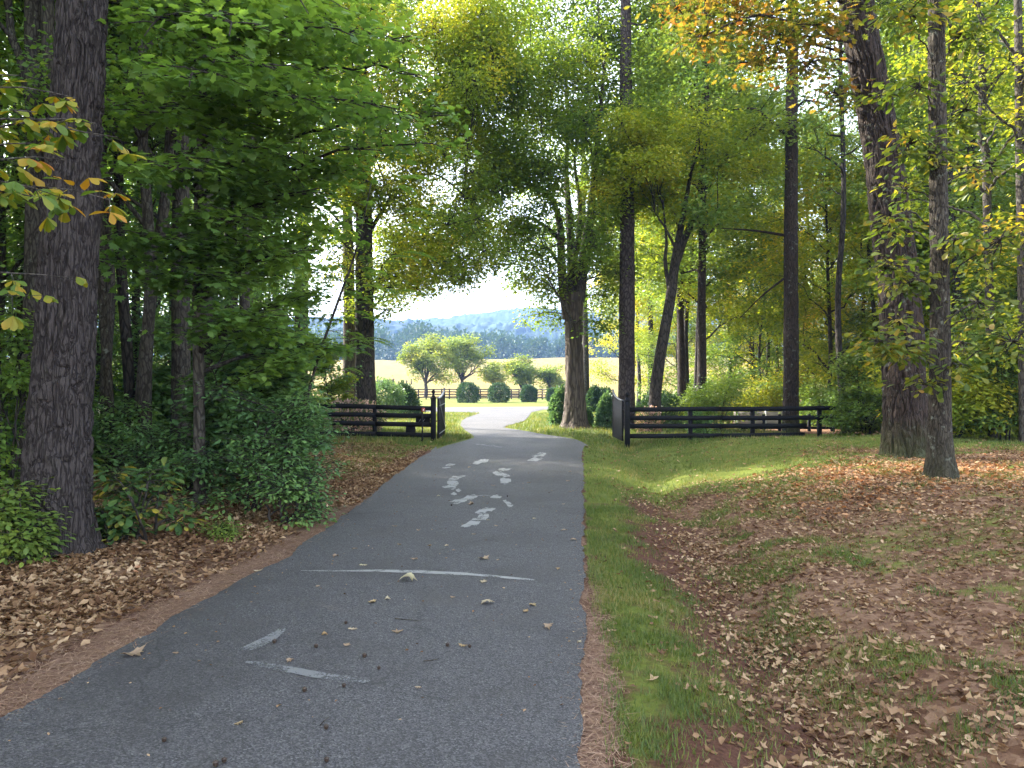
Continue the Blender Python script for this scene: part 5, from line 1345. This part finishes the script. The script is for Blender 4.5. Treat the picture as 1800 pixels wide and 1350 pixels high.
# ------------------------------------------------------------ trees out in the field
def field_tree(label, cx, base_py, top, wpx, d, seed, nl=7000, size=.34, tw=6, mat='leaf_field'):
    rng = np.random.default_rng(seed); x = (cx - 900) / F * d; gz = float(ground(x, d)); h = (base_py - top) / F * d; w = wpx / 2 / F * d
    root = obj_tree("field_tree", (x, d, gz), label)
    mb = MB(); fk = np.array([x, d, gz + h * .22]); mb.tube(smooth_path([(x, d, gz - .2), (x + .1, d, gz + h * .1), fk], [tw / F * d / 2 * 1.3, tw / F * d / 2, tw / F * d / 2 * .9], 8)[0], np.linspace(tw / F * d * .65, tw / F * d * .45, 8), 10)
    lv = []; r0 = tw / F * d * .3
    for i in range(13):
        a = i * 2.4; el = .25 + 1.1 * ((i * .618) % 1); R_ = w * .78
        e = fk + np.array([math.cos(a) * math.cos(el) * R_, math.sin(a) * math.cos(el) * R_, math.sin(el) * h * .62])
        c = curve(fk, e, .10, rng, 8, .1); mb.tube(c, np.linspace(r0, .02, 8), 6)
        for k_ in range(3):
            e2 = c[4 + k_] + rng.normal(0, w * .22, 3) + [0, 0, h * .08]; mb.tube(curve(c[3 + k_], e2, .05, rng, 5, .1), np.linspace(r0 * .4, .012, 5), 5)
            C = in_ball(rng, nl // 39 // 12 + 1, e2, (w * .24, w * .24, h * .10)); lv.append(leafset(rng, C, 12, .28, T_DIA, size, .5, .1))
    mb.build("trunk", M['greybark'], root, smooth=True); merge_leaves("crown", lv, M[mat], root)
field_tree("spreading field tree with bluish left crown, leftmost behind the far fence", 748, 692, 590, 100, 108, 150, 9000)
field_tree("tallest golden green field tree, behind the leftmost clipped bush", 812, 687, 577, 112, 112, 151, 10000)
field_tree("low green tree between the tallest field tree and the smaller golden one", 868, 690, 640, 52, 116, 152, 4000)
field_tree("small rounded golden field tree right of centre", 917, 693, 619, 76, 106, 153, 6500)
field_tree("smallest field tree just left of the shade tree trunk", 967, 693, 637, 50, 108, 154, 4500)

# ------------------------------------------------------------ far wood and hills
def far_wood():
    rng = np.random.default_rng(160); P = []; Dn = []; S = []
    tops = [(560, 580), (640, 578), (672, 574), (690, 582), (715, 572), (735, 563), (752, 567), (770, 572), (790, 578), (830, 582), (860, 577), (885, 580), (905, 588), (930, 592), (960, 597), (1000, 590), (1040, 585), (1090, 588), (1200, 580), (1320, 585)]
    tx, ty = np.array(tops).T
    for i in range(240):
        px = rng.uniform(540, 1330); d = rng.uniform(385, 560); x = (px - 900) / F * d
        gz = float(ground(x, d)); top = CAMZ + (HOR - (np.interp(px, tx, ty) + rng.uniform(-1, 16))) / F * d
        h = max(9, top - gz); w = h * rng.uniform(.26, .42); n = 300
        p = unit(rng.normal(0, 1, (n, 3))); r_ = rng.uniform(.55, 1.05, n)[:, None]
        lump = 1 + .35 * (noise3(p[:, 0:1] * 2 + i, p[:, 1:2] * 2, p[:, 2:3] * 2, 3) - .5)
        P.append(p * r_ * lump * [w, w, h * .5] + [x, d, gz + h * .52]); Dn.append(p + rng.normal(0, .5, (n, 3))); S.append(rng.uniform(1.2, 2.6, n))
    P = np.concatenate(P); Dn = np.concatenate(Dn); S = np.concatenate(S)
    V, Fc = scatter(T_DIA, P, Dn, Dn[:, [1, 2, 0]] + [0, 0, .5], S)
    o = mesh("far_wood", V, [Fc], M['farwood']); tag(o, "hazy line of trees along the crest of the meadow", kind="stuff")
far_wood()
def hills():
    # angular profile of the skyline in photo pixels
    def ridge(name, prof, d0, depth, seed, lab):
        tx, ty = np.array(prof, float).T
        a = np.linspace(-400, 2200, 1400); b = np.linspace(0, 1, 40)
        A, B = np.meshgrid(a, b); D = d0 + depth * B
        top = CAMZ + (HOR - np.interp(A, tx, ty)) / F * (d0 + depth)
        Z = -8 + (top + 8) * np.sin(np.clip(B * 1.15, 0, 1) * math.pi / 2) ** 1.2
        X = (A - 900) / F * (d0 + depth)
        Z = Z + (fbm(X / 60, D / 60, seed) - .5) * 22 * B + (noise2(X / 9, D / 12, seed + 3)) * 5 + (noise2(X / 3.5, D / 6, seed + 5)) * 4
        i = np.arange(39)[:, None] * 1400; j = np.arange(1399)[None]; Q = np.stack([i + j, i + j + 1, i + 1400 + j + 1, i + 1400 + j], -1).reshape(-1, 4)
        m_ = M['hillmat']
        o = mesh(name, np.stack([X, D, Z], -1).reshape(-1, 3), [Q], m_, smooth=False); tag(o, lab, kind="structure")
    M['hillmat'] = simple("forested_hill", (.028, .050, .030), .9, .1, .5, .03, .6, .2)
    ridge("hills", [(-900, 560), (500, 572), (660, 573), (740, 578), (800, 571), (850, 563), (900, 558), (940, 557), (985, 560), (1050, 562), (1200, 560), (2700, 570)], 1050, 700, 5, "hazy blue wooded ridge on the skyline")
    ridge("hills", [(-900, 575), (600, 582), (660, 580), (700, 577), (740, 583), (800, 590), (880, 586), (940, 584), (1000, 588), (1200, 590), (2700, 590)], 640, 260, 6, "nearer low wooded rise below the ridge")
hills()

# ------------------------------------------------------------ leaves and acorns lying on the drive
def road_leaf(px, py, s, kind, seed, label, tilt=.0):
    rng = np.random.default_rng(seed); p = Rd(px, py, .02)
    T = T_OAK if kind == 0 else T_MAPLE
    V = T[0].copy(); n = len(V) - 1
    V[:, 1] -= .5
    a = rng.uniform(0, 6.28)
    c = rng.uniform(.25, .6); V[:, 2] = c * (V[:, 0] ** 2 * rng.uniform(1, 2.2) * rng.choice([-1, 1]) + V[:, 1] ** 2 * rng.choice([-.5, .9])) + rng.normal(0, .03, len(V))
    V[:, 2] -= V[:, 2].min()
    ca_, sa_ = math.cos(a), math.sin(a)
    V = np.stack([V[:, 0] * ca_ - V[:, 1] * sa_, V[:, 0] * sa_ + V[:, 1] * ca_, V[:, 2]], 1) * s
    top = V + [0, 0, .0035]; bot = V + [0, 0, .0015]
    T_ = T[1]; ring = [(1 + i, 1 + (i + 1) % n) for i in range(n)]
    sideT = [(a_ + 0, b_ + 0, b_ + n + 1) for a_, b_ in ring] + [(a_, b_ + n + 1, a_ + n + 1) for a_, b_ in ring]
    o = mesh("fallen_leaf", np.vstack([top, bot]) + p, [np.concatenate([T_, T_[:, ::-1] + n + 1, np.array(sideT)])], M['roadleaf'], origin=p)
    tag(o, label, "leaf", "fallen leaves on the driveway"); return o
GEN = "dry curled tan leaf lying on the grey driveway"
def spot(px, py, used_=set()):
    l, r = np.interp(py, [785, 880, 945, 985, 1075, 1190, 1265], [770, 640, 560, 500, 330, 140, 0]), 1025
    f = (px - l) / (r - l)
    hx = "at the left edge" if f < .12 else "left of the middle" if f < .4 else "in the middle" if f < .6 else "right of the middle" if f < .85 else "near the right edge"
    vy = ("beside the farthest white marks" if py < 835 else "level with the middle white marks" if py < 875 else "level with the lowest white marks" if py < 925 else "below the lowest white mark" if py < 962 else "well above the thin pale line" if py < 983
          else "just above the thin pale line" if py < 1003 else "below the thin pale line" if py < 1100 else "level with the short faded stripe" if py < 1150 else "level with the long faded stripe" if py < 1200 else "below the long faded stripe" if py < 1300 else "at the bottom of the drive")
    t = f"{hx}, {vy}"
    for e in ("", ", second one", ", third one", ", fourth one"):
        if (t + e) not in used_:
            used_.add(t + e); return t + e
    return t
leaves_px = [
 (240, 1150, 50, "largest fallen leaf, greyish and flat, beside the left edge of the drive"), (422, 1270, 26, "lone pale leaf low on the drive near the bottom of the photo"),
 (311, 1147, 13, "small pale leaf just right of the largest one near the left road edge"), (510, 1160, 20, "brown leaf touching the top of the long faded grey stripe"),
 (572, 1114, 24, "tan leaf at the left of the group below the thin pale line"), (621, 1105, 26, "pale spiky leaf above the brown one in the middle of the drive"),
 (699, 1109, 24, "arched tan leaf right of the pale spiky leaf"), (611, 1134, 26, "pinkish tan leaf under the pale spiky leaf"), (814, 1134, 26, "brownish leaf right of centre above the faded end of the drive"),
 (654, 1058, 20, "reddish brown leaf, left of a pair below the thin pale line"), (682, 1052, 22, "reddish brown leaf, right of a pair below the thin pale line"),
 (796, 1050, 16, "small pale leaf below the middle of the thin pale line"), (858, 1061, 30, "ragged tan leaf below the right half of the thin pale line"), (936, 1063, 24, "flat pale leaf below the right end of the thin pale line"),
 (924, 1074, 22, "tan leaf just under the flat pale leaf on the right"), (964, 1103, 26, "pale leaf nearest the right edge in the lower drive"), (850, 1022, 28, "tan leaf touching the thin pale line on its right half"),
 (714, 1013, 22, "dark curled leaf standing on the thin pale line"), (719, 1019, 38, "wide pale leaf just under the thin pale line"), (639, 993, 22, "leaf just above the left part of the thin pale line"),
 (455, 1003, 22, "leaf near the left road edge level with the thin pale line"), (592, 979, 15, GEN), (624, 964, 15, GEN), (728, 983, 20, GEN), (755, 959, 10, GEN), (785, 959, 16, GEN), (798, 967, 12, GEN), (853, 982, 26, GEN), (875, 984, 10, GEN),
 (694, 925, 14, GEN), (736, 932, 8, GEN), (833, 939, 13, "dark leaf clump just below the lowest white marking"), (872, 924, 11, GEN), (703, 957, 8, GEN), (939, 911, 14, GEN), (992, 932, 18, GEN), (1008, 949, 14, GEN), (771, 872, 14, "dark leaf just left of the white markings"),
 (867, 854, 12, GEN), (827, 887, 16, GEN), (1002, 829, 10, GEN), (998, 846, 12, GEN), (930, 849, 9, GEN), (990, 886, 9, GEN), (736, 1207, 18, "thin twig like leaf right of the long faded grey stripe"), (826, 822, 9, GEN), (1002, 864, 8, GEN), (858, 914, 9, GEN), (980, 1000, 10, GEN), (560, 1030, 8, GEN), (1018, 1127, 14, "small leaf on the right road edge level with the pinkish leaf")]
for i_, (a, b, s, lab) in enumerate(leaves_px):
    if lab == GEN: lab = "dry tan leaf " + spot(a, b)
    dd = Rd(a, b)[1]
    road_leaf(a, b, max(.045, s / F * dd * .72), 0 if i_ % 3 else 1, 300 + i_, lab)
def acorn(px, py, seed):
    p = Rd(px, py, .02); rng = np.random.default_rng(seed); r_ = .011 + rng.uniform(0, .004)
    m = MB(); m.lathe((p[0], p[1], p[2] + .002), [(.0005, 0), (r_ * .7, r_ * .15), (r_, r_ * .8), (r_ * .9, r_ * 1.3), (r_ * 1.1, r_ * 1.35), (r_ * .9, r_ * 1.75), (r_ * .2, r_ * 2), (.0005, r_ * 2.3)], 12)
    o = m.build("acorn", M['acorn'], smooth=True, origin=p); tag(o, "dark acorn " + spot(px, py), "acorn", "acorns scattered on the driveway")
for i_, (a, b) in enumerate([(292, 1301), (382, 1344), (397, 1337), (576, 1336), (575, 1279), (642, 1154), (667, 1175), (606, 1206), (557, 1137), (609, 1096), (787, 1135), (826, 1137), (484, 1129), (892, 873), (794, 889), (537, 1214)]):
    acorn(a, b, 400 + i_)
def twig(pts, label):
    P = np.array([Rd(a, b, .024) for a, b in pts]); P[:, 2] += .002; m = MB(); m.tube(P, np.linspace(.004, .002, len(P)), 5)
    o = m.build("twig", M['greybark'], origin=P[0]); tag(o, label, "twig", "twigs on the driveway")
twig([(695, 1086), (715, 1088), (742, 1090)], "thin dark twig lying across the drive below the thin pale line")
twig([(565, 1272), (572, 1264), (580, 1259)], "short thin twig low on the drive")
twig([(745, 1160), (760, 1159), (772, 1156)], "short twig right of the middle of the drive")

litter("leaf_crumbs", "tiny leaf crumbs and bits of needle scattered over the drive", 5200, (-2.8, 2.0, 2.6, 20), lambda X, Y: (~off_road(X, Y)) * (.12 + .6 * np.exp(-(X - xl(np.minimum(Y, 21.8))) / .25) + .6 * np.exp(-(xr(Y) - X) / .15)), M['litter'], .022, T_DRY, seed=91, lift=.006, tilt=.25)
for o_ in [q for q in COL.objects if q.name.startswith("leaf_crumbs")]: o_.location.z = .019
# ------------------------------------------------------------ haze
def haze():
    x0, x1, y0, y1, z0, z1 = -3200, 4200, -40, 1900, -25, 260
    m = MB(); m.box(((x0 + x1) / 2, (y0 + y1) / 2, (z0 + z1) / 2), (x1 - x0, y1 - y0, z1 - z0))
    mt, t, N, L = nt("haze_air")
    v = N.new("ShaderNodeVolumePrincipled"); v.inputs["Color"].default_value = (.17, .29, .60, 1); v.inputs["Density"].default_value = .00048
    v.inputs["Anisotropy"].default_value = 0
    o = N.new("ShaderNodeOutputMaterial"); L.new(v.outputs[0], o.inputs[1])
    ob = m.build("haze", mt); tag(ob, "thin morning haze over the fields", kind="stuff")
haze()
